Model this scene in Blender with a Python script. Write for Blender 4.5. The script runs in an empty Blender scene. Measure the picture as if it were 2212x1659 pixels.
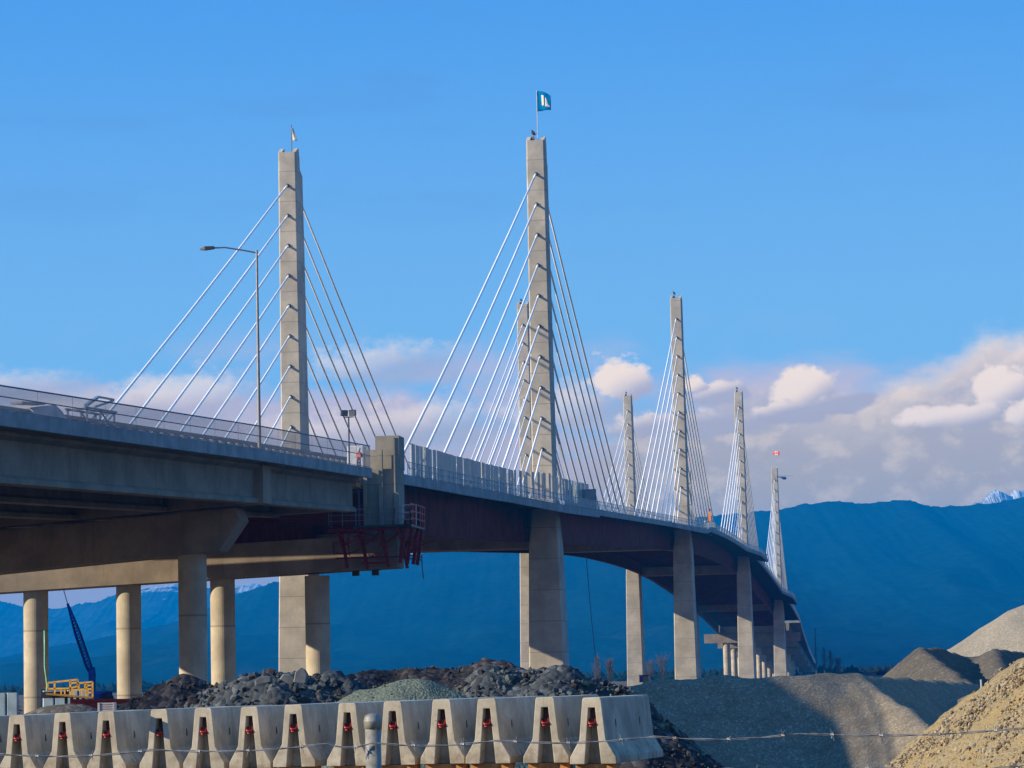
import bpy, bmesh, math, random
from mathutils import Vector, Matrix, noise
R = math.radians
random.seed(7)
scene = bpy.context.scene
COL = scene.collection

# ------------------------------------------------------------------ camera
PITCH, ROLL, FPX = R(5.841), R(1.321), 6149.0
cam_d = bpy.data.cameras.new('camera'); cam = bpy.data.objects.new('camera', cam_d); COL.objects.link(cam)
cam_d.sensor_width = 36; cam_d.lens = 36 * FPX / 2212
cam_d.clip_start = 0.5; cam_d.clip_end = 60000
cam.matrix_world = Matrix.Rotation(math.pi / 2 + PITCH, 4, 'X') @ Matrix.Rotation(-ROLL, 4, 'Z')
scene.camera = cam
scene.render.resolution_x, scene.render.resolution_y = 1024, 768
scene.view_settings.view_transform = 'Standard'
scene.view_settings.look = 'None'
scene.view_settings.exposure = 0.85
scene.view_settings.gamma = 1

# ------------------------------------------------------------------ sun
SUN_EL = 23.3
SUN_DIR = Vector((-0.988 * math.cos(R(SUN_EL)), -0.25 * math.cos(R(SUN_EL)), math.sin(R(SUN_EL)))).normalized()
sl = bpy.data.lights.new('sun', 'SUN'); so = bpy.data.objects.new('sun', sl); COL.objects.link(so)
sl.energy = 5.0; sl.angle = R(0.5); sl.color = (1.0, 0.84, 0.60)
so.rotation_euler = SUN_DIR.to_track_quat('Z', 'Y').to_euler()

# ------------------------------------------------------------------ world: daylight sky with clouds
world = bpy.data.worlds.new('World'); scene.world = world; world.use_nodes = True
nt = world.node_tree; N = nt.nodes; Lk = nt.links
for n in list(N): N.remove(n)

class G:
    """tiny helper for building node maths"""
    def __init__(s, tree): s.t = tree
    def n(s, typ, **kw):
        nd = s.t.nodes.new(typ)
        for k, v in kw.items(): setattr(nd, k, v)
        return nd
    def put(s, sock, v):
        if v is None: return
        if hasattr(v, 'is_linked') or hasattr(v, 'links'): s.t.links.new(v, sock)
        else: sock.default_value = v
    def m(s, op, a=None, b=None, c=None, clamp=False):
        nd = s.n('ShaderNodeMath', operation=op, use_clamp=clamp)
        for i, v in enumerate((a, b, c)): s.put(nd.inputs[i], v)
        return nd.outputs[0]
    def ss(s, v, lo, hi, a=0.0, b=1.0):
        nd = s.n('ShaderNodeMapRange', interpolation_type='SMOOTHSTEP')
        s.put(nd.inputs[0], v)
        for i, q in enumerate((lo, hi, a, b)): s.put(nd.inputs[1 + i], q)
        return nd.outputs[0]
    def mix(s, f, a, b, mode='MIX'):
        nd = s.n('ShaderNodeMix', data_type='RGBA', blend_type=mode)
        s.put(nd.inputs[0], f)
        for i, q in ((6, a), (7, b)):
            if isinstance(q, tuple): q = (*q, 1.0) if len(q) == 3 else q
            s.put(nd.inputs[i], q)
        return nd.outputs[2]
    def noise(s, vec, scale, detail=5, rough=0.55, dist=0.0, out=0, lac=2.0):
        nd = s.n('ShaderNodeTexNoise'); s.put(nd.inputs['Vector'], vec)
        nd.inputs['Scale'].default_value = scale; nd.inputs['Detail'].default_value = detail
        nd.inputs['Roughness'].default_value = rough; nd.inputs['Distortion'].default_value = dist
        return nd.outputs[out]
    def comb(s, x, y, z):
        nd = s.n('ShaderNodeCombineXYZ')
        for i, q in enumerate((x, y, z)): s.put(nd.inputs[i], q)
        return nd.outputs[0]

g = G(nt)
sky = g.n('ShaderNodeTexSky', sky_type='NISHITA')
sky.sun_disc = False; sky.sun_elevation = R(SUN_EL)
sky.sun_rotation = math.atan2(SUN_DIR.x, SUN_DIR.y)
sky.altitude = 10; sky.air_density = 1.0; sky.dust_density = 0.4; sky.ozone_density = 2.5
tc = g.n('ShaderNodeTexCoord'); sep = g.n('ShaderNodeSeparateXYZ'); Lk.new(tc.outputs['Generated'], sep.inputs[0])
X_, Y_, Z_ = sep.outputs
az = g.m('MULTIPLY', g.m('ARCTAN2', X_, Y_), 57.2958)
el = g.m('MULTIPLY', g.m('ARCSINE', Z_), 57.2958)
SKYMIX = 0.92
up = g.ss(el, 2.0, 16.0)
deep = g.mix(up, (3.6, 7.4, 10.6), (0.82, 3.9, 10.0))
base = g.mix(SKYMIX, sky.outputs[0], deep)
vec = g.comb(g.m('MULTIPLY', az, 0.55), g.m('MULTIPLY', el, 1.0), 0.0)
n1 = g.noise(vec, 0.55, 8, 0.58, 0.3)
n2 = g.noise(g.comb(g.m('ADD', az, 31.0), g.m('MULTIPLY', el, 1.4), 3.0), 1.3, 7, 0.6)
n3 = g.noise(g.comb(g.m('MULTIPLY', az, 0.25), g.m('MULTIPLY', el, 0.8), 9.0), 1.1, 4, 0.5)
n4 = g.noise(g.comb(g.m('MULTIPLY', az, 1.0), g.m('MULTIPLY', el, 1.3), 7.0), 3.4, 6, 0.6)
# thin grey-pink veil low in the sky
veil = g.ss(g.m('SUBTRACT', g.m('ADD', n3, g.m('MULTIPLY', n1, 0.6)), g.m('MULTIPLY', g.m('SUBTRACT', el, 3.8), 0.10)), 0.44, 0.74)
elf = g.ss(el, 2.8, 6.6)
veil = g.m('MULTIPLY', veil, g.ss(el, 7.4, 5.4))
col = g.mix(g.m('MULTIPLY', veil, 0.9), base, g.mix(elf, (9.6, 6.4, 3.2), (9.2, 7.1, 7.0)))
# high thin streaks
st = g.noise(g.comb(g.m('MULTIPLY', az, 0.18), g.m('MULTIPLY', el, 1.1), 5.0), 1.0, 5, 0.55)
st = g.m('MULTIPLY', g.ss(st, 0.52, 0.8), g.ss(el, 7.5, 11.0))
col = g.mix(g.m('MULTIPLY', st, 0.30), col, (1.6, 3.2, 6.6))
# cloud bank growing to the right
bank = g.m('ADD', g.m('MULTIPLY', g.m('SUBTRACT', n1, 0.5), 4.2), g.m('MULTIPLY', g.m('SUBTRACT', n2, 0.5), 2.0))
top_el = g.m('ADD', 4.2, g.m('ADD', g.ss(az, 0.5, 3.2, 0.0, 1.3), g.ss(az, 6.5, 9.8, 0.0, 1.3)))
bd = g.m('SUBTRACT', g.m('ADD', top_el, g.m('MULTIPLY', bank, 0.46)), el)
bm = g.m('MULTIPLY', g.ss(bd, -0.15, 0.75), g.ss(az, 0.2, 2.8))
lit = g.ss(bd, 1.3, 0.1)
lit = g.m('ADD', g.m('MULTIPLY', lit, g.ss(az, 4.2, 9.0)), g.m('MULTIPLY', g.ss(n2, 0.46, 0.66), 0.42), clamp=True)
bcol = g.mix(lit, g.mix(elf, (8.3, 5.8, 1.9), (7.3, 6.2, 5.8)), g.mix(elf, (15.5, 11.0, 5.0), (14.2, 10.6, 6.8)))
col = g.mix(bm, col, bcol)
def puff(col, a, e, ra, re, sh=0.35, k=1.6, soft=False):
    dx = g.m('DIVIDE', g.m('SUBTRACT', az, a), ra); dy = g.m('DIVIDE', g.m('SUBTRACT', el, e), re)
    dyb = g.m('MULTIPLY', dy, g.m('ADD', 1.0, g.m('MULTIPLY', g.m('LESS_THAN', dy, 0.0), 0.9)))
    d = g.m('SQRT', g.m('ADD', g.m('MULTIPLY', dx, dx), g.m('MULTIPLY', dyb, dyb)))
    d = g.m('ADD', d, g.m('ADD', g.m('MULTIPLY', g.m('SUBTRACT', n2, 0.5), k), g.m('MULTIPLY', g.m('SUBTRACT', n4, 0.5), 0.9)))
    msk = g.m('MULTIPLY', g.ss(d, 1.35, 0.5), 0.62) if soft else g.ss(d, 1.15, 0.74)
    lt = g.m('ADD', g.m('SUBTRACT', g.m('MULTIPLY', dy, 0.9), g.m('MULTIPLY', dx, 0.55)), g.m('MULTIPLY', g.m('SUBTRACT', n1, 0.5), 1.5))
    c = g.mix(g.ss(lt, -0.55 + sh, 0.45 + sh), g.mix(elf, (8.0, 5.9, 2.6), (6.9, 5.9, 6.2)), (15.4, 11.7, 7.8))
    return g.mix(msk, col, c)
def azel(px, py):
    u2 = (px - 1106) / FPX; v2 = -(py - 829.5) / FPX
    cr, sr, cp, sp = math.cos(ROLL), math.sin(ROLL), math.cos(PITCH), math.sin(PITCH)
    u = u2 * cr + v2 * sr; v = -u2 * sr + v2 * cr
    d = Vector((u, cp - v * sp, sp + v * cp)).normalized()
    return math.degrees(math.atan2(d.x, d.y)), math.degrees(math.asin(d.z))
for px, py, rx, ry, sh in ((400, 868, 150, 62, .15), (200, 900, 220, 56, .3), (40, 850, 190, 46, .45), (850, 800, 170, 56, .45), (930, 930, 220, 60, .35), (1240, 890, 120, 62, .25), (730, 950, 190, 56, .45), (1800, 880, 95, 32, 0.9), (1700, 900, 80, 34, 0.8), (1560, 855, 70, 34, 0.7), (1480, 930, 170, 40, 0.8),
                           (1735, 845, 74, 56, -.1), (1345, 832, 66, 62, -.15), (1500, 835, 32, 30, -.1),
                           (2165, 852, 70, 66, -.15), (2060, 905, 110, 34, .0), (2230, 905, 60, 48, .2)):
    a, e = azel(px, py)
    col = puff(col, a, e, rx / FPX * 57.3, ry / FPX * 57.3, sh, 1.6, px < 1000 or px == 1240)
bg = g.n('ShaderNodeBackground'); Lk.new(col, bg.inputs[0]); bg.inputs[1].default_value = 0.050
wo = g.n('ShaderNodeOutputWorld'); Lk.new(bg.outputs[0], wo.inputs[0])

# ------------------------------------------------------------------ geometry of the site
TH, T0, Y0 = R(7.606), -12.93, 371.64
AX = Vector((math.sin(TH), math.cos(TH), 0)); RT = Vector((math.cos(TH), -math.sin(TH), 0))
def L(s, t, z): return Vector((0, Y0, 0)) + AX * s + RT * (t + T0) + Vector((0, 0, z))
def ray(px, py):
    u2 = (px - 1106) / FPX; v2 = -(py - 829.5) / FPX
    cr, sr, cp, sp = math.cos(ROLL), math.sin(ROLL), math.cos(PITCH), math.sin(PITCH)
    u = u2 * cr + v2 * sr; v = -u2 * sr + v2 * cr
    return Vector((u, cp - v * sp, sp + v * cp))
def at(px, py, Y):
    r = ray(px, py); return r * (Y / r.y)
def interp(x, xs, ys):
    if x <= xs[0]: return ys[0]
    for i in range(1, len(xs)):
        if x <= xs[i]:
            f = (x - xs[i - 1]) / (xs[i] - xs[i - 1]); return ys[i - 1] * (1 - f) + ys[i] * f
    return ys[-1]
PS = [-260, -200, -118, -56, 0, 60, 121, 182, 242, 291, 340, 392, 440, 484, 530, 596, 660, 726, 790, 847, 950, 1045, 1150, 1300]
PZ = [13.6, 15.6, 18.5, 20.5, 22.6, 24.8, 27.0, 29.2, 31.4, 33, 34, 34.6, 34.8, 34.6, 33.8, 32, 29.8, 27.2, 24.2, 21, 14.6, 9.4, 3.4, -4]
def P(s): return sum(interp(s + d, PS, PZ) for d in (-18, -9, 0, 9, 18)) / 5
TS = [-240, -222, -196, -167, -121, -100, 0, 236, 248, 726, 850, 950, 1045, 1300]
TV = [13.6, 14.3, 15.5, 16.6, 17.0, 17.2, 17.25, 17.4, 19.6, 20.2, 20.4, 18.9, 17.7, 16.5]
def bulge(s):
    b = 0
    for k in range(4):
        u = abs(s - 242 * k) - (6 if k == 1 else 0)
        b = max(b, 1.0 if u < 20 else max(0.0, 1 - (u - 20) / 1.2) if s > 242 * k else max(0.0, 1 - (u - 20) / 16) ** 1.0)
    return b
def TE0(s): return interp(s, TS, TV)
def TE(s):
    return TE0(s) + (interp(s, [121, 240, 484], [22.0, 22.6, 23.2]) - TE0(s)) * bulge(s)
def PE(s): return P(s) - 0.24 * (TE(s) - TE0(s))
GROUND = -4.0

# ------------------------------------------------------------------ object helpers
def tag(o, label=None, cat=None, group=None, kind=None):
    if label: o['label'] = label
    if cat: o['category'] = cat
    if group: o['group'] = group
    if kind: o['kind'] = kind
    return o
def thing(name, loc, label, cat, group=None):
    o = bpy.data.objects.new(name, None); COL.objects.link(o); o.location = loc; o.empty_display_size = 0.2
    return tag(o, label, cat, group)
class MB:
    def __init__(s): s.v = []; s.f = []; s.mi = []
    def add(s, vs, fs, mi=0):
        b = len(s.v); s.v += [Vector(q) for q in vs]; s.f += [tuple(b + i for i in f) for f in fs]; s.mi += [mi] * len(fs)
    def hexa(s, p, mi=0):   # p: 8 points, bottom ring 0-3, top ring 4-7
        s.add(p, [(3, 2, 1, 0), (4, 5, 6, 7), (0, 1, 5, 4), (1, 2, 6, 5), (2, 3, 7, 6), (3, 0, 4, 7)], mi)
    def box(s, x0, x1, y0, y1, z0, z1, mi=0, M=None):
        p = [Vector(q) for q in ((x0, y0, z0), (x1, y0, z0), (x1, y1, z0), (x0, y1, z0), (x0, y0, z1), (x1, y0, z1), (x1, y1, z1), (x0, y1, z1))]
        if M is not None: p = [M @ q for q in p]
        s.hexa(p, mi)
    def lbox(s, s0, s1, t0, t1, z0, z1, mi=0):
        s.hexa([L(s0, t0, z0), L(s0, t1, z0), L(s1, t1, z0), L(s1, t0, z0), L(s0, t0, z1), L(s0, t1, z1), L(s1, t1, z1), L(s1, t0, z1)], mi)
    def loft(s, rings, closed=True, cap=True, mi=0):
        n = len(rings[0]); vs = [q for r in rings for q in r]; fs = []
        for i in range(len(rings) - 1):
            for j in range(n if closed else n - 1):
                k = (j + 1) % n
                fs.append((i * n + j, i * n + k, (i + 1) * n + k, (i + 1) * n + j))
        if cap: fs += [tuple(reversed(range(n))), tuple((len(rings) - 1) * n + j for j in range(n))]
        s.add(vs, fs, mi)
    def tube(s, pts, r, n=8, mi=0, cap=True):
        pts = [Vector(p) for p in pts]; rings = []
        rs = r if isinstance(r, (list, tuple)) else [r] * len(pts)
        prev = None
        for i, p in enumerate(pts):
            d = (pts[min(i + 1, len(pts) - 1)] - pts[max(i - 1, 0)]).normalized()
            if prev is None:
                a = d.orthogonal().normalized()
            else:
                a = (prev - d * prev.dot(d)).normalized()
            prev = a; b = d.cross(a)
            rings.append([p + (a * math.cos(2 * math.pi * k / n) + b * math.sin(2 * math.pi * k / n)) * rs[i] for k in range(n)])
        s.loft(rings, True, cap, mi)
    def bar(s, a, b, w, h=None, mi=0):
        a = Vector(a); b = Vector(b); h = h or w; d = (b - a).normalized()
        u = d.cross(Vector((0, 0, 1)));
        if u.length < 1e-4: u = Vector((1, 0, 0))
        u = u.normalized() * w / 2; v = d.cross(u).normalized() * h / 2
        s.hexa([a - u - v, a + u - v, a + u + v, a - u + v, b - u - v, b + u - v, b + u + v, b - u + v], mi)
    def build(s, name, mats, parent=None, smooth=False, origin=None, bevel=0):
        me = bpy.data.meshes.new(name)
        o0 = Vector(origin) if origin is not None else (parent.location.copy() if parent is not None else Vector((0, 0, 0)))
        if parent is not None and parent.parent is not None: o0 = Vector(parent['_org'])
        me.from_pydata([v - o0 for v in s.v], [], s.f)
        mats = mats if isinstance(mats, (list, tuple)) else [mats]
        for m in mats: me.materials.append(m)
        if len(mats) > 1: me.polygons.foreach_set('material_index', s.mi)
        if smooth: me.polygons.foreach_set('use_smooth', [True] * len(me.polygons))
        me.validate(); me.update()
        bmm = bmesh.new(); bmm.from_mesh(me); bmesh.ops.recalc_face_normals(bmm, faces=bmm.faces); bmm.to_mesh(me); bmm.free()
        o = bpy.data.objects.new(name, me); COL.objects.link(o)
        if parent is not None:
            o.parent = parent
            o['_org'] = tuple(o0)
        else:
            o.location = o0
        if bevel:
            md = o.modifiers.new('bevel', 'BEVEL'); md.width = bevel; md.segments = 2; md.limit_method = 'ANGLE'; md.angle_limit = R(40)
        return o
def copy_tree(o, parent=None):
    c = o.copy(); COL.objects.link(c); c.parent = parent
    for ch in o.children: copy_tree(ch, c)
    return c

# ------------------------------------------------------------------ materials
def mat(name, build):
    m = bpy.data.materials.new(name); m.use_nodes = True; t = m.node_tree
    bs = t.nodes['Principled BSDF']; gg = G(t); build(gg, bs); return m
def obj_vec(gg): return gg.n('ShaderNodeTexCoord').outputs['Object']
def geo_pos(gg): return gg.n('ShaderNodeNewGeometry').outputs['Position']
def plain(name, c, rough=0.6, metal=0.0, var=0.15, scale=3.0, bump=0.0, spec=0.5):
    def b(gg, bs):
        v = geo_pos(gg); n = gg.noise(v, scale, 6, 0.6)
        lo = tuple(q * (1 - var) for q in c); hi = tuple(min(1, q * (1 + var)) for q in c)
        gg.put(bs.inputs['Base Color'], gg.mix(gg.ss(n, 0.3, 0.7), lo, hi))
        bs.inputs['Roughness'].default_value = rough; bs.inputs['Metallic'].default_value = metal; bs.inputs['Specular IOR Level'].default_value = spec
        if bump:
            bp = gg.n('ShaderNodeBump'); bp.inputs['Strength'].default_value = 0.6; bp.inputs['Distance'].default_value = bump
            gg.put(bp.inputs['Height'], n); gg.put(bs.inputs['Normal'], bp.outputs[0])
    return mat(name, b)
def concrete(name, c, scale=0.6, joint=0.0, joff=0.0, streak=0.35, var=0.22, bump=0.01, mud=False):
    def b(gg, bs):
        v = geo_pos(gg); sp = gg.n('ShaderNodeSeparateXYZ'); gg.put(sp.inputs[0], v)
        n = gg.noise(v, scale, 8, 0.62); n2 = gg.noise(v, scale * 9, 4, 0.6)
        sv = gg.comb(gg.m('MULTIPLY', sp.outputs[0], scale * 4), gg.m('MULTIPLY', sp.outputs[1], scale * 4), gg.m('MULTIPLY', sp.outputs[2], scale * 0.35))
        n3 = gg.noise(sv, 1.0, 5, 0.6)
        lo = tuple(q * (1 - var) for q in c); hi = tuple(min(1, q * (1 + var)) for q in c)
        col = gg.mix(gg.ss(n, 0.3, 0.72), lo, hi)
        col = gg.mix(gg.m('MULTIPLY', gg.ss(n2, 0.45, 0.8), 0.3), col, tuple(q * 0.62 for q in c))
        col = gg.mix(gg.m('MULTIPLY', gg.ss(n3, 0.5, 0.78), streak), col, tuple(q * w for q, w in zip(c, (0.52, 0.47, 0.42))))
        if mud:
            oz = gg.n('ShaderNodeSeparateXYZ'); gg.put(oz.inputs[0], obj_vec(gg))
            mn = gg.m('SUBTRACT', gg.noise(v, 5.0, 7, 0.65), gg.m('MULTIPLY', oz.outputs[2], 0.55))
            col = gg.mix(gg.m('MULTIPLY', gg.ss(mn, 0.36, 0.60), 0.55), col, (0.16, 0.12, 0.075))
            ch = gg.noise(v, 26.0, 3, 0.5)
            col = gg.mix(gg.ss(ch, 0.70, 0.74), col, (0.12, 0.11, 0.09))
            rs = gg.noise(gg.comb(gg.m('MULTIPLY', sp.outputs[0], 14.0), gg.m('MULTIPLY', sp.outputs[1], 14.0), gg.m('MULTIPLY', sp.outputs[2], 1.2)), 1.0, 4, 0.6)
            col = gg.mix(gg.m('MULTIPLY', gg.ss(rs, 0.60, 0.78), 0.5), col, (0.20, 0.15, 0.10))
        if joint:
            fr = gg.m('FRACT', gg.m('DIVIDE', gg.m('ADD', sp.outputs[2], 100 + joff), joint))
            ln = gg.ss(gg.m('ABSOLUTE', gg.m('SUBTRACT', fr, 0.5)), 0.018, 0.006)
            band = gg.m('FLOOR', gg.m('DIVIDE', gg.m('ADD', sp.outputs[2], 100 + joff - joint / 2), joint))
            wn = gg.n('ShaderNodeTexWhiteNoise', noise_dimensions='1D'); gg.put(wn.inputs['W'], band)
            col = gg.mix(gg.m('MULTIPLY', wn.outputs[0], 0.30), col, tuple(q * 0.72 for q in c))
            col = gg.mix(gg.m('MULTIPLY', ln, 0.65), col, tuple(q * 0.4 for q in c))
        gg.put(bs.inputs['Base Color'], col)
        bs.inputs['Roughness'].default_value = 0.9; bs.inputs['Specular IOR Level'].default_value = 0.15
        if bump:
            bp = gg.n('ShaderNodeBump'); bp.inputs['Strength'].default_value = 0.5; bp.inputs['Distance'].default_value = bump
            gg.put(bp.inputs['Height'], n2); gg.put(bs.inputs['Normal'], bp.outputs[0])
    return mat(name, b)
def speckle(name, cols, scale, bump=0.02, rough=0.95, patch=None):
    """gravel: coloured grains over broad patches"""
    def b(gg, bs):
        v = geo_pos(gg)
        vo = gg.n('ShaderNodeTexVoronoi'); gg.put(vo.inputs['Vector'], v); vo.inputs['Scale'].default_value = scale
        rr = gg.n('ShaderNodeSeparateXYZ'); gg.put(rr.inputs[0], vo.outputs['Color'])
        n = gg.noise(v, scale * 0.06, 6, 0.6)
        c = gg.mix(rr.outputs[0], cols[0], cols[1])
        c = gg.mix(gg.ss(rr.outputs[1], 0.75, 0.95), c, cols[2])
        if patch: c = gg.mix(gg.m('MULTIPLY', gg.ss(n, 0.45, 0.62), 0.8), c, patch)
        else: c = gg.mix(gg.m('MULTIPLY', gg.ss(n, 0.4, 0.7), 0.35), c, tuple(q * 0.6 for q in cols[0]))
        gg.put(bs.inputs['Base Color'], c); bs.inputs['Roughness'].default_value = rough; bs.inputs['Specular IOR Level'].default_value = 0.05
        bp = gg.n('ShaderNodeBump'); bp.inputs['Strength'].default_value = 0.8; bp.inputs['Distance'].default_value = bump
        hh = gg.m('ADD', gg.m('MULTIPLY', vo.outputs['Distance'], -1.0), gg.m('MULTIPLY', n, 2.0))
        gg.put(bp.inputs['Height'], hh); gg.put(bs.inputs['Normal'], bp.outputs[0])
    return mat(name, b)

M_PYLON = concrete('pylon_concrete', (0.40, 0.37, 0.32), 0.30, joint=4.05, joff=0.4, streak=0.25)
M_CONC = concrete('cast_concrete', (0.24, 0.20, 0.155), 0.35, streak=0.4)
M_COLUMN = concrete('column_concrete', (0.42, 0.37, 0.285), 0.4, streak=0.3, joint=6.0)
M_BEAM = concrete('edge_beam_concrete', (0.23, 0.26, 0.28), 0.5, streak=0.5)  # blue of the shaded side is tinted into the concrete colour
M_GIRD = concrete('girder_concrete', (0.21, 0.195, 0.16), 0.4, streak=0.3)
M_BARR = concrete('barrier_concrete', (0.37, 0.34, 0.28), 2.2, streak=0.6, var=0.24, bump=0.004, mud=True)
M_DKSTEEL = plain('maroon_girder_steel', (0.12, 0.024, 0.020), 0.85, 0.0, 0.35, 0.4, spec=0.08)
M_RED = plain('red_formwork_steel', (0.16, 0.008, 0.008), 0.6, 0.0, 0.3, 2, spec=.2)
M_CABLE = plain('white_cable_sheath', (0.80, 0.80, 0.79), 0.4, 0, 0.06, 0.3)
M_COLLAR = plain('dark_collar', (0.05, 0.045, 0.04), 0.7)
M_RAIL = plain('grey_galvanised_rail', (0.22, 0.27, 0.31), 0.5, 0.4)
M_GALV = plain('galvanised_pipe', (0.20, 0.20, 0.185), 0.6, 0.2, 0.35, 25)
M_WIRE = plain('barbed_wire_steel', (0.30, 0.29, 0.28), 0.5, 0.5, 0.4, 40)
M_DARK = plain('dark_paint', (0.018, 0.02, 0.03), 0.5)
M_ORANGE = plain('orange_paint', (0.75, 0.25, 0.02), 0.5)
M_YEL = plain('yellow_paint', (0.85, 0.48, 0.06), 0.5, 0, 0.15, 2)
M_SKIP = plain('faded_red_paint', (0.28, 0.025, 0.02), 0.6, 0, 0.35, 1.2)
M_BLUEST = plain('pale_blue_steel', (0.30, 0.42, 0.55), 0.6, 0, 0.2, 1)
M_CRANE = plain('dark_blue_crane_paint', (0.002, 0.012, 0.13), 0.8, spec=.02)
M_TIMBER = plain('raw_timber', (0.34, 0.16, 0.05), 0.8, 0, 0.4, 9)
M_WHITE = plain('white_sheet', (0.75, 0.76, 0.78), 0.6)
M_GREEN = plain('green_hose', (0.16, 0.42, 0.28), 0.5)
def mesh_alpha(name, c, sx, sz, fill, rough=0.6):
    def b(gg, bs):
        uv = gg.n('ShaderNodeTexCoord').outputs['UV']
        bs.inputs['Base Color'].default_value = (*c, 1); bs.inputs['Roughness'].default_value = rough
        bs.inputs['Alpha'].default_value = fill
    return mat(name, b)
M_MESH = mesh_alpha('fence_mesh', (0.30, 0.27, 0.27), 1, 1, 0.50)
M_NET = mesh_alpha('rail_infill_mesh', (0.40, 0.50, 0.56), 1, 1, 0.42)
def hoard(name, c, tr, al=1.0):
    def b(gg, bs):
        v = geo_pos(gg); n = gg.noise(v, 0.9, 5, 0.6)
        gg.put(bs.inputs['Base Color'], gg.mix(gg.ss(n, .3, .7), tuple(q * .7 for q in c), c))
        bs.inputs['Roughness'].default_value = 0.45
        bs.inputs['Alpha'].default_value = al
        bs.inputs['Transmission Weight'].default_value = 0.0
        td = gg.n('ShaderNodeBsdfTranslucent'); td.inputs[0].default_value = (*c, 1)
        mx = gg.n('ShaderNodeMixShader'); mx.inputs[0].default_value = tr
        out = gg.t.nodes['Material Output']
        gg.t.links.new(bs.outputs[0], mx.inputs[1]); gg.t.links.new(td.outputs[0], mx.inputs[2]); gg.t.links.new(mx.outputs[0], out.inputs[0])
    return mat(name, b)
M_HOARD = hoard('translucent_sheeting', (0.30, 0.36, 0.40), 0.25)
M_HOARD_SUN = hoard('sheeting_painted_sun', (0.62, 0.66, 0.64), 0.45)  # sunlit copy of the sheeting, sunlight put into its paler colour
M_HOARDP = plain('hoarding_post', (0.55, 0.56, 0.55), 0.6)

# ------------------------------------------------------------------ ground
mb = MB()
nx, ny = 60, 90
vs = []; fs = []
def gz(x, y):
    if y < 45: return -1.62 if y < 40.5 else -1.62 + (GROUND + 1.62) * ((y - 40.5) / 4.5) ** 0.8
    return GROUND
xs = [-9400, -6000, -3000, -1000, -400, -150] + [(-80 + i * 4) for i in range(41)] + [150, 400, 1000, 3000, 6000, 9400]
ys = [-390, -200, -40] + [i * 4 for i in range(0, 10)] + [40.5, 41.5, 42.5, 43.5, 45, 50] + [60, 90, 150, 300, 600, 1200, 2500, 5000, 7500, 9900]
for y in ys:
    for x in xs: vs.append((x, y, gz(x, y) + (0.05 * noise.noise(Vector((x * .2, y * .2, 0))) if abs(x) < 90 and 0 < y < 40 else 0)))
w = len(xs)
fs = [(j * w + i, j * w + i + 1, (j + 1) * w + i + 1, (j + 1) * w + i) for j in range(len(ys) - 1) for i in range(w - 1)]
mb.add(vs, fs)
M_GROUND = speckle('yard_gravel', ((0.07, 0.06, 0.05), (0.12, 0.10, 0.085), (0.2, 0.18, 0.16)), 3.0, 0.02)
tag(mb.build('ground', M_GROUND), kind='structure')

# ------------------------------------------------------------------ mountains
def forest_mat(name, lo, hi, snow=None, sc=0.01):
    def b(gg, bs):
        v = geo_pos(gg); n = gg.noise(v, sc, 9, 0.68); n2 = gg.noise(v, sc * 0.06, 8, 0.65)
        c = gg.mix(gg.ss(n, 0.42, 0.60), lo, hi)
        c = gg.mix(gg.m('MULTIPLY', gg.ss(n2, 0.55, 0.75), 0.35), c, (0.035, 0.04, 0.05))
        if snow is not None:
            sp = gg.n('ShaderNodeSeparateXYZ'); gg.put(sp.inputs[0], v)
            h = gg.m('ADD', sp.outputs[2], gg.m('MULTIPLY', gg.m('SUBTRACT', gg.noise(v, sc * 0.9, 9, 0.72), 0.5), snow[1]))
            c = gg.mix(gg.ss(h, snow[0], snow[0] + snow[2]), c, (0.42, 0.45, 0.50))
        gg.put(bs.inputs['Base Color'], c); bs.inputs['Roughness'].default_value = 1.0
        bs.inputs['Specular IOR Level'].default_value = 0.0
    return mat(name, b)
def ridge(name, pts, Y, depth, m, amp, seed, jag=4.0):
    pts3 = [at(px, py, Y) for px, py in pts]
    X = [p.x for p in pts3]; Zt = [p.z for p in pts3]
    nx, ny = 900, 44; vs = []; fs = []
    x0, x1 = X[0], X[-1]
    for j in range(ny + 1):
        v = j / ny
        for i in range(nx + 1):
            x = x0 + (x1 - x0) * i / nx; top = interp(x, X, Zt)
            top += jag * noise.noise(Vector((x * 0.02, seed, 0))) + jag * 0.5 * noise.noise(Vector((x * 0.08, seed, 3))) + jag * .7 * random.random() ** 3
            if v < 0.12:    # back side
                f = v / 0.12; z = GROUND + (top - GROUND) * (0.35 + 0.65 * f); y = Y + (1 - f) * depth * 0.25
            else:
                f = (v - 0.12) / 0.88; y = Y - f * depth
                sp = abs(noise.noise(Vector((x * 0.0011, y * 0.0005, seed)))) + 0.5 * abs(noise.noise(Vector((x * 0.0034, y * 0.0016, seed + 4)))) + 0.2 * noise.noise(Vector((x * 0.012, y * 0.008, seed)))
                z = GROUND - 3 + (top - GROUND) * (1 - f ** 0.85) - amp * sp * math.sin(math.pi * f) ** 0.8
            vs.append((x, y, z))
    w = nx + 1
    fs = [(j * w + i, j * w + i + 1, (j + 1) * w + i + 1, (j + 1) * w + i) for j in range(ny) for i in range(nx)]
    b = MB(); b.add(vs, fs); o = b.build(name, m, smooth=True); return tag(o, kind='structure')
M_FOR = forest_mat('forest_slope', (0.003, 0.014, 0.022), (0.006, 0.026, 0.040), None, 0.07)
M_FOR2 = forest_mat('far_forest', (0.008, 0.022, 0.04), (0.02, 0.045, 0.07), (215, 190, 30), 0.012)
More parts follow.
